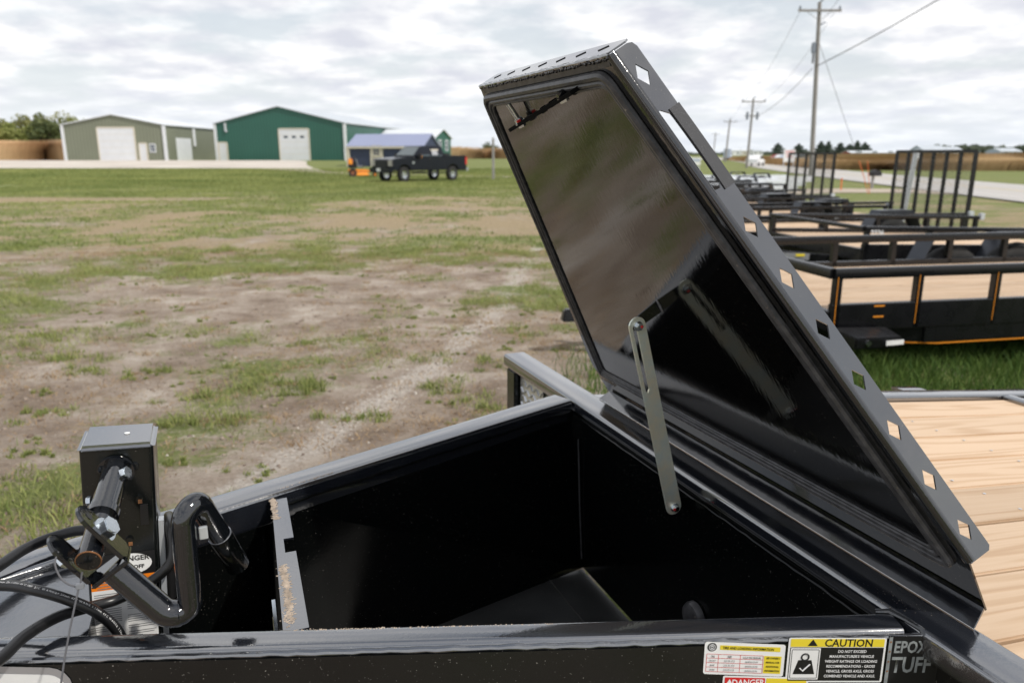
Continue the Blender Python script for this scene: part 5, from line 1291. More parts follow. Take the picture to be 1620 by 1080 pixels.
for s_ in (-1, 1):
    gq('front_window', [side(2.12, 1.43, s_), side(3.10, 1.43, s_), side(3.06, 1.90, s_), side(2.66, 1.90, s_)], 'glass_dark', gh)
    w2 = gq('rear_window', [side(3.20, 1.43, s_), side(4.14, 1.43, s_), side(4.05, 1.90, s_), side(3.18, 1.90, s_)], 'glass_dark', gh)
    if s_ < 0:
        gq('window_sticker', [(3.30, -0.945, 1.48), (3.75, -0.945, 1.48), (3.75, -0.865, 1.72), (3.30, -0.865, 1.72)], 'sticker_silver', gh)
        gq('window_sticker', [(3.22, -0.872, 1.73), (3.85, -0.872, 1.73), (3.85, -0.850, 1.80), (3.22, -0.850, 1.80)], 'trim_cream', gh)
    MB().box((2.12, s_ * 1.12, 1.42), (0.14, 0.26, 0.32)).build('mirror', 'truck_trim', TRK, bevel=0.04)
    MB().box((2.20, s_ * 1.16, 1.40), (0.02, 0.10, 0.16)).build('mirror_lamp', 'amber', TRK)
    MB().box((0.22, s_ * 0.76, 1.03), (0.30, 0.42, 0.36)).build('headlight', 'lamp_glass', TRK, bevel=0.04)
    MB().box((0.06, s_ * 0.72, 0.66), (0.08, 0.16, 0.12)).build('fog_lamp', 'lamp_glass', TRK, bevel=0.02)
    MB().box((6.16, s_ * 0.90, 1.15), (0.18, 0.18, 0.46)).build('tail_light', 'sticker_red', TRK, bevel=0.02)
    MB().bar((1.62, s_ * 0.99, 0.50), (4.36, s_ * 0.99, 0.50), 0.16, 0.06).build('running_board', 'truck_trim', TRK, bevel=0.01)
    for x in (2.36, 3.24): MB().box((x + 0.62, s_ * 0.992, 1.26), (0.22, 0.03, 0.05)).build('door_handle', 'truck_trim', TRK, bevel=0.008)
    for x in (1.95, 3.14, 4.24): MB().box((x, s_ * 0.9812, 0.98), (0.012, 0.004, 0.72)).build('door_gap', 'truck_trim', TRK)
    MB().box((1.72, s_ * 0.985, 1.06), (0.16, 0.012, 0.10)).build('badge', 'chrome', TRK)
    wheel(TRK, (1.02, s_ * 0.86, 0.42), 0.42, 0.29, rim='chrome', spokes=8); wheel(TRK, (4.98, s_ * 0.86, 0.42), 0.42, 0.29, rim='chrome', spokes=8)
gr = MB().box((0.06, 0, 1.0), (0.10, 1.12, 0.44)).build('grille', 'truck_trim', TRK, bevel=0.02)
for k in range(3): MB().box((0.0, 0, 0.87 + 0.13 * k), (0.03, 1.08, 0.045)).build('grille_bar', 'truck_black', gr)
MB().box((0.02, 0, 0.66), (0.22, 1.98, 0.26)).build('front_bumper', 'truck_black', TRK, bevel=0.03)
MB().box((-0.096, 0.10, 0.68), (0.01, 0.34, 0.18)).build('number_plate', 'sticker_white', TRK)
MB().box((6.30, 0, 0.66), (0.20, 1.96, 0.20)).build('rear_bumper', 'chrome', TRK, bevel=0.03)
MB().box((5.35, 0, 1.445), (1.66, 1.66, 0.012)).build('bed_liner', 'truck_trim', TRK)
MB().box((4.62, 0, 1.50), (0.45, 1.7, 0.16)).build('tool_chest', 'truck_trim', TRK, bevel=0.02)

# ------------------------------------------------------------------ MOWER
mp_ = at(572, 57.0, 0)
MW = empty('ride_on_mower', (mp_.x, mp_.y, tz(mp_.x, mp_.y)), R(12), 'orange ride-on mower parked left of the pickup truck', 'mower')
MB().hexa([(-0.55, -0.7, 0.12), (0.55, -0.7, 0.12), (0.55, 0.7, 0.12), (-0.55, 0.7, 0.12)], [(-0.40, -0.55, 0.32), (0.45, -0.55, 0.32), (0.45, 0.55, 0.32), (-0.40, 0.55, 0.32)]).build('cutting_deck', 'mower_orange', MW, bevel=0.03)
MB().hexa([(-0.95, -0.38, 0.36), (0.85, -0.30, 0.36), (0.85, 0.30, 0.36), (-0.95, 0.38, 0.36)], [(-0.95, -0.38, 0.56), (0.35, -0.30, 0.52), (0.35, 0.30, 0.52), (-0.95, 0.38, 0.56)]).build('chassis', 'mower_orange', MW, bevel=0.03)
MB().box((-0.62, 0, 0.86), (0.62, 0.62, 0.46)).build('engine', 'truck_trim', MW, bevel=0.05)
MB().hexa([(-0.92, -0.35, 0.86), (-0.56, -0.35, 0.86), (-0.56, 0.35, 0.86), (-0.92, 0.35, 0.86)], [(-0.90, -0.28, 1.30), (-0.62, -0.28, 1.30), (-0.62, 0.28, 1.30), (-0.90, 0.28, 1.30)]).build('engine_cover', 'mower_orange', MW, bevel=0.04)
MB().box((-0.02, 0, 0.74), (0.50, 0.52, 0.14)).build('seat', 'grey_plastic', MW, bevel=0.05)
MB().hexa([(-0.30, -0.25, 0.78), (-0.18, -0.25, 0.78), (-0.18, 0.25, 0.78), (-0.30, 0.25, 0.78)], [(-0.40, -0.22, 1.30), (-0.30, -0.22, 1.30), (-0.30, 0.22, 1.30), (-0.40, 0.22, 1.30)]).build('seat_back', 'grey_plastic', MW, bevel=0.04)
for s_ in (-1, 1):
    wheel(MW, (-0.62, s_ * 0.56, 0.30), 0.30, 0.26, rim='mower_rust'); wheel(MW, (0.98, s_ * 0.46, 0.17), 0.17, 0.14, rim='mower_orange')
    MB().tube([(0.80, s_ * 0.30, 0.46), (1.0, s_ * 0.46, 0.46), (0.98, s_ * 0.46, 0.36)], 0.035, 8).build('caster_fork', 'mower_orange', MW)
    MB().tube(smooth_path([(0.12, s_ * 0.32, 0.70), (0.22, s_ * 0.34, 1.02), (0.10, s_ * 0.16, 1.10)], 5), 0.02, 8).build('control_lever', 'truck_trim', MW)
MB().tube(fillet_path([(-0.36, -0.36, 0.56), (-0.44, -0.36, 1.45), (-0.44, 0.36, 1.45), (-0.36, 0.36, 0.56)], 0.12), 0.028, 8).build('roll_bar', 'truck_trim', MW, smooth=True)

# ------------------------------------------------------------------ UTILITY POLES AND WIRES
POLES = []
def pole(px, Y, ztop, label, lean=0.0, arm=2.3, extra=False, arm_z=0.55, r=0.17, yaw=0.0, z0=None):
    b_ = at(px, Y, 0); zb = tz(b_.x, b_.y) if z0 is None else z0
    P = empty('utility_pole', (b_.x, b_.y, zb), R(yaw), label, 'utility pole', 'utility poles along the road')
    top = Vector((lean, 0, ztop - zb))
    MB().tube([(0, 0, -0.3), top * 0.5, top], [r, r * 0.88, r * 0.72], 14).build('pole_shaft', 'pole_wood', P, smooth=True)
    az = top - Vector((0, 0, arm_z)) + Vector((0, -0.16, 0))
    MB().box(az, (arm, 0.11, 0.14)).build('crossarm', 'pole_wood', P)
    for s_ in (-1, 1):
        MB().bar(az + Vector((s_ * arm * 0.30, 0, -0.06)), az + Vector((0, 0.02, -0.62)), 0.04, 0.02).build('arm_brace', 'pole_wood', P)
        MB().tube([az + Vector((s_ * arm * 0.46, 0, 0.07)), az + Vector((s_ * arm * 0.46, 0, 0.16)), az + Vector((s_ * arm * 0.46, 0, 0.30))], [0.05, 0.085, 0.05], 8).build('insulator', 'insulator', P)
    MB().tube([top, top + Vector((0.18, 0, 0.12)), top + Vector((0.18, 0, 0.28))], [0.03, 0.07, 0.04], 8).build('insulator', 'insulator', P)
    if extra:
        MB().bar(top - Vector((0, 0, 1.55)), top + Vector((0.5, -0.1, -1.25)), 0.05, 0.09).build('bracket', 'insulator', P)
        MB().box(top - Vector((0.18, 0.1, 2.9)), (0.26, 0.22, 0.7)).build('cable_box', 'insulator', P, bevel=0.04)
        MB().tube([top - Vector((0.16, 0.12, 3.2)), top - Vector((0.16, 0.12, 3.9))], 0.07, 8).build('splice_case', 'wire', P)
    w = Vector((b_.x, b_.y, zb)) + Matrix.Rotation(R(yaw), 3, 'Z') @ top
    POLES.append((w, arm, arm_z)); return P
pole(1283, 55, 11.55, 'tall grey wooden utility pole nearest, behind the gate of the black trailer', lean=-0.5, arm=2.9, extra=True)
P2 = pole(1181, 96, 8.2, 'second utility pole along the road with stacked insulators', lean=0.25, arm=2.9, arm_z=0.4, r=0.16)
for s_ in (-1, 1): MB().tube([(0.2 + s_ * 0.6, -0.15, 5.7), (0.2 + s_ * 0.6, -0.15, 6.6)], 0.16, 8).build('transformer', 'insulator', P2, smooth=True)
MB().bar((-0.7, -0.14, 6.15), (1.1, -0.14, 6.15), 0.08, 0.12).build('lower_crossarm', 'pole_wood', P2)
pole(1147, 168, 8.9, 'third utility pole along the road, thin and pale', lean=0.5, arm=2.8, r=0.2)
pole(1128, 290, 9.4, 'farthest and smallest utility pole along the road', lean=0.4, arm=2.8, r=0.22)
def wire(label, p, q, sag, r=0.02):
    pts = []
    for k in range(25):
        t = k / 24; v = Vector(p).lerp(Vector(q), t); v.z -= sag * 4 * t * (1 - t); pts.append(v)
    o = MB().tube(pts, r, 6).build('overhead_wire', 'wire'); return tag(o, label, 'wire', 'overhead wires')
t1, t2, t3, t4 = [p_[0] for p_ in POLES]
wire('thick overhead cable running from the nearest pole to the upper right', t1 + Vector((0.1, 0, -4.1)), (24.0, 30, 12.4), 0.35, 0.03)
wire('thin overhead wire above the thick cable at upper right', t1 + Vector((0.2, 0, -1.3)), (15.5, 31, 12.6), 0.3, 0.012)
for k, dx in enumerate((-1.2, 1.2)):
    wire('thin wire between the first and second pole, %s crossarm end' % ('left' if dx < 0 else 'right'), t1 + Vector((dx, 0, -0.4)), t2 + Vector((dx, 0, -0.3)), 0.8, 0.012)
    wire('thin wire between the second and third pole, %s crossarm end' % ('left' if dx < 0 else 'right'), t2 + Vector((dx, 0, -0.3)), t3 + Vector((dx, 0, -0.4)), 0.8, 0.012)
wire('lower telephone cable between the first and second pole', t1 + Vector((-0.1, 0, -4.2)), t2 + Vector((0, 0, -2.2)), 0.6, 0.022)
gw = wire('guy wire slanting down right from the nearest pole', t1 + Vector((0.05, 0, -2.2)), (at(1352, 57, 0).x, 57, 1.6), 0.05, 0.016)
# lone grey post in the lawn
p_ = at(780.5, 51.5, 0)
PT = empty('wooden_post', (p_.x, p_.y, tz(p_.x, p_.y)), 0, 'lone grey wooden post beside the lid in the lawn', 'post')
MB().rbar((0, 0, -0.3), (0.0, 0, 2.62), 0.16, 0.16, 0.03, 3, (1, 0, 0)).build('post_shaft', 'post_grey', PT, smooth=True)
MB().hexa([(-0.08, -0.08, 2.62), (0.08, -0.08, 2.62), (0.08, 0.08, 2.62), (-0.08, 0.08, 2.62)], [(-0.03, -0.03, 2.72), (0.03, -0.03, 2.72), (0.03, 0.03, 2.72), (-0.03, 0.03, 2.72)]).build('post_cap', 'post_grey', PT)

# ------------------------------------------------------------------ ROADSIDE THINGS
def sign_on_posts(name, label, px, Y, w, z0, z1, m, posts=2, texts=(), cat='sign', postm='galvanised'):
    b_ = at(px, Y, 0); zb = tz(b_.x, b_.y)
    S = empty(name, (b_.x, b_.y, zb), 0, label, cat)
    MB().box((0, 0, (z0 + z1) / 2), (w, 0.06, z1 - z0)).build('panel', m, S, bevel=0.01)
    for k in range(posts):
        x = 0 if posts == 1 else (-w / 2 + 0.1 + (w - 0.2) * k / (posts - 1))
        MB().box((x, 0.07, z1 / 2 - 0.05), (0.09, 0.07, z1)).build('post', postm, S)
    for body, size, z, mm in texts: text('lettering', body, size, ((0, -0.034, z), (1, 0, 0), (0, 0, 1)), mm, S, 'CENTER', 1.0, size * 0.02)
    return S
sg = sign_on_posts('roadside_sign', 'white roadside board with red lines behind the far ramp gate', 1247, 92, 1.35, 0.75, 2.15, 'sticker_white')
for k in range(3): MB().box((0, -0.034, 1.95 - 0.3 * k), (1.1 - 0.2 * k, 0.01, 0.09)).build('red_line', 'sticker_red', sg)
sign_on_posts('route_sign', 'small white road marker sign seen through the mesh gate', 1445, 50, 0.30, 1.35, 1.90, 'sticker_white', 1)
bs = sign_on_posts('banner_sign', 'blue and white board beside the lid handle opening', 1094, 70, 1.5, 0.55, 1.2, 'sticker_white')
MB().box((0, -0.036, 0.98), (1.4, 0.01, 0.26)).build('blue_band', 'pale_blue', bs)
mbx = at(1379, 37.0, 0)
MBX = empty('mailbox', (mbx.x, mbx.y, 0), R(10), 'dark roadside mailbox on a wooden post', 'mailbox')
MB().rbar((0, 0, -0.2), (0, 0, 0.62), 0.10, 0.10, 0.01, 2, (1, 0, 0)).build('post', 'post_grey', MBX)
hb = [(x, -0.17, z) for x, z in ((-0.14, 0.62), (0.34, 0.62), (0.34, 0.78), (0.28, 0.86), (0.10, 0.90), (-0.08, 0.86), (-0.14, 0.78))]
MB().prism(hb, (0, 0.34, 0)).build('box', 'truck_trim', MBX, bevel=0.01)
for k, (px, dx) in enumerate(((1374, -0.55), (1376, -0.25))):
    p_ = at(px, 33.0, 0)
    o = MB().tube([(p_.x, p_.y, -0.1), (p_.x + dx * 0.5, p_.y, 0.7), (p_.x + dx, p_.y, 1.35)], 0.014, 6).build('marker_stake', 'orange_stake')
    tag(o, 'thin orange marker stake leaning %s near the mailbox' % ('far left' if k == 0 else 'slightly left'), 'stake', 'orange marker stakes')
p_ = at(1330, 36.0, 0)
tag(MB().tube([(p_.x, p_.y, -0.1), (p_.x, p_.y, 0.55)], 0.03, 6).build('marker_stake', 'orange_stake'), 'short upright orange stake in the verge left of the mailbox', 'stake', 'orange marker stakes')
p_ = at(1419, 14.6, 0)
SPT = empty('perforated_post', (p_.x, p_.y, 0), 0, 'pale perforated steel sign post behind the mesh gate', 'post')
MB().rbar((0, 0, -0.2), (0.16, 0, 1.68), 0.075, 0.06, 0.006, 2, (0, 1, 0)).build('post_tube', 'galvanised', SPT)
hl_ = MB()
for k in range(24):
    z_ = 0.3 + k * 0.057; hl_.tube([(0.16 * (z_ + 0.2) / 1.88, -0.0385, z_), (0.16 * (z_ + 0.2) / 1.88, -0.0395, z_)], 0.011, 8)
hl_.build('post_holes', 'truck_trim', SPT)

def car(label, px, Y, ang, m, z=None, kind='car', scale=1.0, group=None):
    b_ = at(px, Y, 0); C_ = empty('car' if kind == 'car' else 'box_truck', (b_.x, b_.y, tz(b_.x, b_.y) + 0.05), ang, label, kind, group)
    s = scale
    pf = [(0.0, 0.35), (0.1, 0.75), (1.1, 0.92), (1.7, 1.42), (3.2, 1.45), (4.1, 1.0), (4.4, 0.95), (4.45, 0.35)] if kind == 'car' else [(0.0, 0.45), (0.05, 1.3), (0.9, 1.5), (1.3, 2.2), (1.9, 2.25), (1.9, 2.9), (6.0, 2.9), (6.0, 0.55)]
    MB().prism([(x * s, -0.88 * s, z_ * s) for x, z_ in pf], (0, 1.76 * s, 0)).build('body', m, C_, bevel=0.06)
    gl = [(1.25, 0.95), (1.75, 1.36), (3.1, 1.38), (3.75, 1.0)] if kind == 'car' else [(0.95, 1.55), (1.28, 2.1), (1.75, 2.1), (1.75, 1.55)]
    for y in (-0.89, 0.885): MB().prism([(x * s, y * s, z_ * s) for x, z_ in gl], (0, 0.006, 0)).build('side_glass', 'glass_dark', C_)
    L_ = 4.45 if kind == 'car' else 6.0
    for x in (0.85, L_ - 0.85):
        for y in (-0.8, 0.8): wheel(C_, (x * s, y * s, 0.33 * s), 0.33 * s, 0.2 * s, spokes=5)
    return C_
car('white car driving on the road beside the second pole', 1200, 112, R(-120), 'white_paint')
car('pale blue box truck farther along the road', 1152, 215, R(-110), 'pale_blue', kind='truck')
for k, (px, Y, m, lb) in enumerate(((1212, 135, 'barn_red', 'red far parked car at the left end of the roadside lot'), (1218, 128, 'white_paint', 'white far parked car next to the red one in the roadside lot'), (1226, 122, 'pale_blue', 'blue far parked car in the middle of the roadside lot'), (1234, 116, 'white_paint', 'white far parked car right of the blue one in the roadside lot'), (1241, 111, 'silver_metal', 'silver far parked car at the right end of the roadside lot'))):
    car(lb, px + 4, Y + 40, R(20), m, group='cars parked in the roadside lot')

# ------------------------------------------------------------------ TREES AND FIELDS
def tree(name, label, px, Y, h, rad, leafm, seed, n=2600, leaf=0.30, group=None, trunk_h=0.3, zb=None):
    b_ = at(px, Y, 0); z0 = tz(b_.x, b_.y) if zb is None else zb
    h *= 0.93; T = empty(name, (b_.x, b_.y, z0), seed * 0.7, label, 'tree', group)
    rng = np.random.default_rng(seed)
    tr = MB(); tr.tube([(0, 0, -0.3), (0.05, 0, h * 0.3), (0.1, 0.05, h * 0.62)], [rad * 0.06, rad * 0.045, rad * 0.02], 8)
    for k in range(6):
        an = k * 1.05 + seed; z_ = h * (0.25 + 0.06 * k)
        tr.tube([(0.05, 0, z_), (math.cos(an) * rad * 0.35, math.sin(an) * rad * 0.35, z_ + h * 0.14), (math.cos(an) * rad * 0.62, math.sin(an) * rad * 0.62, z_ + h * 0.26)], [rad * 0.04, rad * 0.028, rad * 0.012], 6)
    tr.build('trunk', 'bark', T, smooth=True)
    pts = []; tints = []
    nc = 26
    for k in range(nc):
        d = rng.normal(size=3); d /= np.linalg.norm(d); q = rng.random() ** 0.4
        c = np.array([d[0] * rad * 0.78 * q, d[1] * rad * 0.78 * q, h * (0.58 + 0.33 * d[2] * q)])
        cr_ = rad * rng.uniform(0.22, 0.42); m_ = n // nc
        pp = rng.normal(size=(m_, 3)); pp /= np.linalg.norm(pp, axis=1)[:, None]; pp *= (rng.random(m_) ** 0.22)[:, None] * cr_; pp[:, 2] *= 0.75
        pts.append(c + pp); tints.append(np.full(m_, rng.uniform(0.15, 0.85)))
    leaf_mesh('crown', np.concatenate(pts), leaf, leafm, T, seed, np.concatenate(tints))
    return T
TG = 'trees behind the standing corn at far left'
tree('broadleaf_tree', 'olive tree at the left frame edge behind the corn', -6, 165, 9.6, 4.6, 'leaf_olive', 11, group=TG)
tree('broadleaf_tree', 'yellowish round tree low in front of the others behind the corn', 33, 150, 7.4, 4.2, 'leaf_yellow', 12, group=TG)
tree('broadleaf_tree', 'dark tree directly beside the sage shed roof', 83, 152, 8.4, 3.8, 'leaf_dark', 13, group=TG)
tree('broadleaf_tree', 'tall olive tree between the yellowish tree and the dark one', 62, 175, 10.8, 5.0, 'leaf_olive', 14, group=TG)
tree('broadleaf_tree', 'olive tree rising above the left end of the sage shed', 103, 180, 10.9, 5.2, 'leaf_olive', 15, group=TG)
tree('broadleaf_tree', 'tree half hidden behind the sage shed roof', 128, 190, 10.6, 5.0, 'leaf_yellow', 16, group=TG)
tree('broadleaf_tree', 'small dark tree on the skyline right of the lone grey post', 775, 260, 4.9, 3.4, 'leaf_dark', 17, 900, 0.4)
def conifer(label, px, Y, h, rad, seed, zb=None):
    b_ = at(px, Y, 0); z0 = tz(b_.x, b_.y) if zb is None else zb
    T = empty('pine_tree', (b_.x, b_.y, z0), 0, label, 'tree', 'pines left of the long barn')
    rng = np.random.default_rng(seed)
    MB().tube([(0, 0, -0.3), (0, 0, h * 0.95)], [0.2, 0.03], 8).build('trunk', 'bark', T)
    n = 1100; t = rng.random(n) ** 0.7; an = rng.random(n) * 2 * np.pi; rr_ = rad * (1 - t ** 1.5 * 0.92) * np.sqrt(rng.random(n)) * (0.8 + 0.3 * np.sin(t * 23 + seed) + 0.2 * np.sin(an * 3 + seed))
    leaf_mesh('crown', np.stack([np.cos(an) * rr_, np.sin(an) * rr_, h * (0.08 + 0.92 * t)], 1), 0.45, 'needle_hazed', T, seed)
for k, (px, h, lb) in enumerate(((1229, 6.4, 'leftmost pine, left of the white roadside board'), (1262, 6.2, 'pine directly right of the white roadside board'), (1297, 7.6, 'tall pine right of the nearest utility pole'), (1309, 7.4, 'tall pine next to the one by the utility pole'), (1328, 6.8, 'broad pine in the middle of the row'), (1343, 6.2, 'pine above the left end of the long barn'), (1354, 7.8, 'slender tallest pine over the long barn'), (1366, 6.9, 'rightmost pine over the long barn roof'))):
    conifer(lb, px, 360 + 8 * (k % 3), h * 0.85, 4.4 if k not in (3, 6) else 3.0, 40 + k)
# far wood on the horizon, one mass
def woods(name, label, spans, m, seed, size):
    rng = np.random.default_rng(seed); P = []; tn = []
    for px0, px1, Y, z0, z1, n in spans:
        u = rng.random(n); px = px0 + (px1 - px0) * u
        hh = z0 + (z1 - z0) * (0.45 + 0.75 * fbm(px * 0.09 + seed, px * 0 + 0.5, seed, 4)) * sst(0, 0.06, u) * (1 - 0.5 * sst(0.9, 1, u))
        z = z0 - 0.5 + (hh - z0 + 0.5) * rng.random(n) ** 0.6
        Yv = Y + rng.random(n) * 25
        zc_ = Yv * math.cos(PITCH) + (CAM_Z - z) * math.sin(PITCH)
        P.append(np.stack([(px - 810) / F_PX * zc_, Yv, z], 1)); tn.append(fbm(px * 0.2, z * 0.6, seed + 3, 3))
    o = leaf_mesh(name, np.concatenate(P), size, m, None, seed, np.concatenate(tn))
    return tag(o, label, 'trees', kind='stuff')
woods('wooded_hill', 'hazy wooded hillside on the right horizon', [(1465, 1760, 420, 1.0, 7.2, 9000), (1600, 1800, 470, 1.0, 8.4, 5000)], 'far_leaf', 5, 0.8)
woods('horizon_trees', 'thin line of far trees along the horizon', [(1060, 1240, 640, 0.0, 3.6, 3500), (1230, 1480, 700, 0.5, 5.0, 4500), (640, 800, 700, 0.0, 2.2, 1500), (-120, 20, 300, 0.6, 6.0, 3000)], 'far_leaf', 9, 1.0)

def field(name, label, quad, h, n, m, seed, w=0.16, lean=0.25, tintscale=0.12):
    # standing crop inside a quadrilateral of ground
    rng = np.random.default_rng(seed); q = [np.array(p_, float) for p_ in quad]
    u = rng.random(n); v = rng.random(n) ** 2.2
    P = (q[0][None] * (1 - u)[:, None] + q[1][None] * u[:, None]) * (1 - v)[:, None] + (q[3][None] * (1 - u)[:, None] + q[2][None] * u[:, None]) * v[:, None]
    x, y = P[:, 0], P[:, 1]; z = terr(x, y)
    hh = h * (0.75 + 0.35 * rng.random(n)) * (0.9 + 0.25 * fbm(x * 0.15, y * 0.15, seed, 2))
    return blades(name, x, y, z, hh, np.full(n, w) * (0.6 + 0.8 * rng.random(n)), m, lean, seed, label, 'crop', fbm(x * tintscale, y * tintscale, seed + 5, 3))
def gp_(px, Y): p_ = at(px, Y, 0.8); return (p_.x, p_.y)
field('corn_field', 'standing dry corn in front of the trees at far left', [gp_(-160, 112), gp_(118, 112), gp_(112, 145), gp_(-160, 145)], 2.6, 46000, 'corn', 3, 0.2)
field('corn_field', 'pale dry corn strip on the horizon between the green cabin and the lid', [gp_(690, 150), gp_(1000, 150), gp_(1000, 215), gp_(660, 215)], 2.1, 16000, 'corn_pale', 4, 0.25)
field('bean_field', 'brown ripe bean field across the road on the right', [(33.5, 84), (62, 66), (150, 200), (62, 230)], 0.95, 60000, 'beans', 6, 0.24, 0.4, 0.05)
field('bean_field', 'brown ripe bean field reaching the right frame edge', [(52, 73), (105, 66), (260, 200), (140, 230)], 1.0, 40000, 'beans', 7, 0.26, 0.4, 0.05)

# ------------------------------------------------------------------ NEAR VEGETATION AND STONES
def scatter(n, x0, x1, y0, y1, seed, thr, gain, fn=green_mask):
    rng = np.random.default_rng(seed); x = x0 + (x1 - x0) * rng.random(n); y = y0 + (y1 - y0) * rng.random(n)
    keep = rng.random(n) < np.clip((fn(x, y) - thr) * gain, 0, 1); return x[keep], y[keep], rng
x, y, rng = scatter(620000, -9.5, 3.2, 2.5, 14, 101, 0.30, 1.4)
cl = fbm(x * 3.1, y * 3.1, 77, 3); k_ = rng.random(len(x)) < np.clip((cl - 0.34) * 3.0, 0.05, 1); x, y, cl = x[k_], y[k_], cl[k_]
h = (0.018 + 0.065 * np.clip((cl - 0.38) * 3, 0, 1.4)) * (0.5 + rng.random(len(x)))
blades('grass', x, y, terr(x, y) - 0.004, h, 0.0035 + 0.003 * rng.random(len(x)), 'grass', 1.1, 102, 'patchy short green grass over the bare yard', 'grass', np.clip(cl * 1.2 - 0.15, 0, 1))
x, y, rng = scatter(260000, -26, 6, 13.0, 46, 103, 0.30, 1.4)
h = 0.035 + 0.045 * rng.random(len(x))
blades('far_grass', x, y, terr(x, y) - 0.004, h, 0.012 + 0.014 * rng.random(len(x)), 'grass', 0.9, 104, 'mown grass of the yard towards the sheds', 'grass', fbm(x * 0.5, y * 0.5, 61, 3))
x, y, rng = scatter(150000, -48, 10, 42, 74, 113, 0.20, 1.4)
blades('lawn_grass', x, y, terr(x, y) - 0.004, 0.04 + 0.06 * rng.random(len(x)), 0.03 + 0.03 * rng.random(len(x)), 'grass', 0.9, 114, 'mown lawn strip in front of the gravel yard', 'grass', fbm(x * 0.25, y * 0.25, 62, 3))
x, y, rng = scatter(420000, -8, 2.5, 2.6, 13, 105, 0.10, 0.8, dry_mask)
blades('dry_grass', x, y, terr(x, y) + 0.001, 0.006 + 0.016 * rng.random(len(x)), 0.004 + 0.004 * rng.random(len(x)), 'straw', 3.0, 106, 'dry straw lying on the bare soil', 'grass')
# weedy clumps
tf = [(-4.4, 6.85, .26, 1), (-4.9, 6.9, .2, .8), (-3.2, 5.55, .16, .8), (-3.55, 6.0, .22, 1), (-4.0, 6.1, .15, .7), (-2.05, 3.05, .32, 1.6), (-1.75, 3.25, .25, 1.2), (-2.5, 3.3, .3, 1.3), (-1.88, 4.45, .15, 1.3), (-2.35, 4.1, .10, .8), (-1.69, 5.24, .20, 1.2), (-1.4, 5.1, .12, 1.4), (-1.2, 6.8, .3, .8), (-0.9, 6.1, .25, .9), (-0.55, 5.2, .22, 1.1), (-0.3, 5.9, .2, 1.0), (0.1, 7.0, .3, .8), (-2.2, 5.0, .12, 1.1), (-3.0, 4.6, .14, .8), (-1.0, 4.5, .16, 1.0), (-0.1, 4.9, .25, 1.0), (-2.7, 9.3, .3, .7), (-5.6, 7.8, .35, .7), (-3.5, 10.6, .35, .6), (-2.6, 3.6, .14, .8), (-0.6, 8.0, .3, .7), (-2.7, 5.6, .1, .9), (-1.9, 6.5, .14, .7), (-2.9, 12.3, .35, .6), (-1.35, 10.2, .25, .7), (-3.9, 4.9, .16, .9)]
rng = np.random.default_rng(5); X = []; Y = []; Hh = []
for k in range(150):
    tf.append((rng.uniform(-6.5, 1.0), rng.uniform(2.9, 13) , rng.uniform(0.03, 0.08), rng.uniform(0.25, 0.6)))
for cx_, cy_, rd, hs in tf:
    nb = 3 + int(rd * 40)
    for _ in range(nb):
        ox, oy = cx_ + rng.normal() * rd * 0.9, cy_ + rng.normal() * rd * 0.55
        n = int(rng.uniform(16, 75)); sg_ = rd * rng.uniform(0.12, 0.32)
        dx_, dy_ = rng.normal(size=n) * sg_, rng.normal(size=n) * sg_ * 0.8
        X.append(ox + dx_); Y.append(oy + dy_); Hh.append((0.012 + 0.075 * hs * rng.random(n) * rng.uniform(0.5, 1.2)) * np.exp(-0.25 * (dx_ ** 2 + dy_ ** 2) / sg_ ** 2))
X, Y, Hh = map(np.concatenate, (X, Y, Hh))
blades('grass_clumps', X, Y, terr(X, Y) - 0.005, Hh, 0.004 + 0.004 * rng.random(len(X)), 'grass', 0.75, 107, 'taller weedy grass clumps standing on the bare soil', 'grass')
rng = np.random.default_rng(55); X = []; Y = []; Hh = []
for k in range(900):
    cx_, cy_ = rng.uniform(-7.5, 1.6), 2.8 + 11 * rng.random() ** 1.3; n = int(rng.uniform(12, 60)); sg_ = rng.uniform(0.015, 0.09)
    X.append(cx_ + rng.normal(size=n) * sg_ * 1.5); Y.append(cy_ + rng.normal(size=n) * sg_); Hh.append((0.006 + 0.035 * rng.random(n)) * rng.uniform(0.5, 1.3))
X, Y, Hh = map(np.concatenate, (X, Y, Hh))
blades('straw_tufts', X, Y, terr(X, Y) - 0.003, Hh, 0.003 + 0.004 * rng.random(len(X)), 'straw', 1.6, 117, 'small dead grass tufts on the bare soil', 'grass')
# clods of soil
n = 5200; P = np.stack([-7 + 8.5 * rng.random(n), 2.7 + 8.5 * rng.random(n) ** 1.2], 1); P = P[fbm(P[:, 0] * 1.1, P[:, 1] * 1.1, 97, 3) > 0.47]; n = len(P)
s_ = 0.005 + 0.022 * rng.random(n) ** 4; zz = terr(P[:, 0], P[:, 1])
oc = np.array([(1, 0, 0), (0, 1, 0), (-1, 0, 0), (0, -1, 0), (0, 0, .6), (0, 0, -.4)], float)
V = (oc[None] * (0.6 + 0.8 * rng.random((n, 6, 1)))) * s_[:, None, None] + np.concatenate([P, zz[:, None]], 1)[:, None]
fc = np.array([(0, 1, 4), (1, 2, 4), (2, 3, 4), (3, 0, 4), (1, 0, 5), (2, 1, 5), (3, 2, 5), (0, 3, 5)])
lp = (np.arange(n)[:, None, None] * 6 + fc[None]).ravel()
me = bpy.data.meshes.new('soil_clods'); me.vertices.add(n * 6); me.vertices.foreach_set('co', V.ravel()); me.loops.add(n * 24); me.loops.foreach_set('vertex_index', lp.astype(np.int32))
me.polygons.add(n * 8); me.polygons.foreach_set('loop_start', (np.arange(n * 8) * 3).astype(np.int32)); me.update(calc_edges=True)
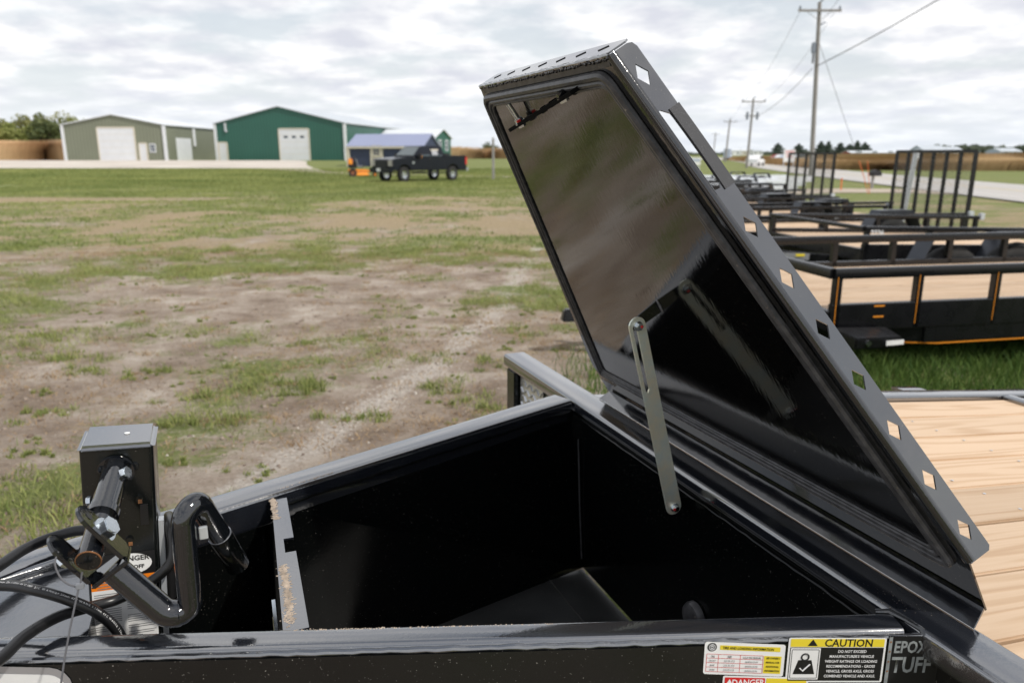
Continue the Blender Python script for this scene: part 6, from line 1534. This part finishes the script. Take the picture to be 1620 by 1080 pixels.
a_ = me.attributes.new('tint', 'FLOAT', 'POINT'); a_.data.foreach_set('value', np.repeat(rng.random(n), 6).astype(np.float32))
tag(link_mesh('soil_clods', me, 'clod'), 'crumbly brown soil clods lying on the bare ground', 'soil', kind='stuff')
# lush grass under and between the parked trailers
rng = np.random.default_rng(8); n = 110000
x = 0.3 + 7.5 * rng.random(n); y = 2.9 + 6.5 * rng.random(n) ** 1.2
k_ = (fbm(x * 1.6, y * 1.6, 19, 3) > 0.34) & (rng.random(n) < sst(0.2, 2.0, x - 0.12 * (y - 5) + 1.2 * (fbm(x * 1.2, y * 1.2, 44, 3) - 0.5))); x, y = x[k_], y[k_]
blades('lush_grass', x, y, terr(x, y) - 0.005, (0.05 + 0.14 * rng.random(len(x))) * (0.6 + 0.7 * fbm(x * 1.1, y * 1.1, 29, 2)), 0.005 + 0.004 * rng.random(len(x)), 'grass_deep', 0.6, 108, 'longer green grass under the parked trailers', 'grass')
# pebbles: a light trail and a loose scatter
rng = np.random.default_rng(15)
trail = np.array([(0.45, 13.5), (0.09, 10.71), (-0.07, 8.35), (-0.31, 7.36), (-0.56, 5.93), (-0.75, 5.4), (-0.92, 4.8), (-1.1, 4.2)])
P = []
for i in range(len(trail) - 1):
    n = 520; t = rng.random(n)[:, None]; q = trail[i] * (1 - t) + trail[i + 1] * t + rng.normal(size=(n, 2)) * np.array([0.13, 0.12]); P.append(q)
n = 2600; P.append(np.stack([-6 + 7.5 * rng.random(n), 2.8 + 7 * rng.random(n)], 1))
P = np.concatenate(P); cl = fbm(P[:, 0] * 1.8, P[:, 1] * 1.8, 91, 3); P = P[cl > 0.42]; n = len(P)
s = 0.003 + 0.009 * rng.random(n) ** 3; zz = terr(P[:, 0], P[:, 1])
oc = np.array([(1, 0, 0), (0, 1, 0), (-1, 0, 0), (0, -1, 0), (0, 0, .7), (0, 0, -.5)], float)
V = (oc[None] * (0.7 + 0.6 * rng.random((n, 6, 1)))) * s[:, None, None] + np.concatenate([P, zz[:, None]], 1)[:, None]
fc = np.array([(0, 1, 4), (1, 2, 4), (2, 3, 4), (3, 0, 4), (1, 0, 5), (2, 1, 5), (3, 2, 5), (0, 3, 5)])
lp = (np.arange(n)[:, None, None] * 6 + fc[None]).ravel()
me = bpy.data.meshes.new('pebbles'); me.vertices.add(n * 6); me.vertices.foreach_set('co', V.ravel()); me.loops.add(n * 24); me.loops.foreach_set('vertex_index', lp.astype(np.int32))
me.polygons.add(n * 8); me.polygons.foreach_set('loop_start', (np.arange(n * 8) * 3).astype(np.int32)); me.update(calc_edges=True)
a_ = me.attributes.new('tint', 'FLOAT', 'POINT'); a_.data.foreach_set('value', np.repeat(rng.random(n), 6).astype(np.float32))
tag(link_mesh('pebbles', me, 'pebble'), 'pale pebbles strewn over the bare soil', 'gravel', kind='stuff')
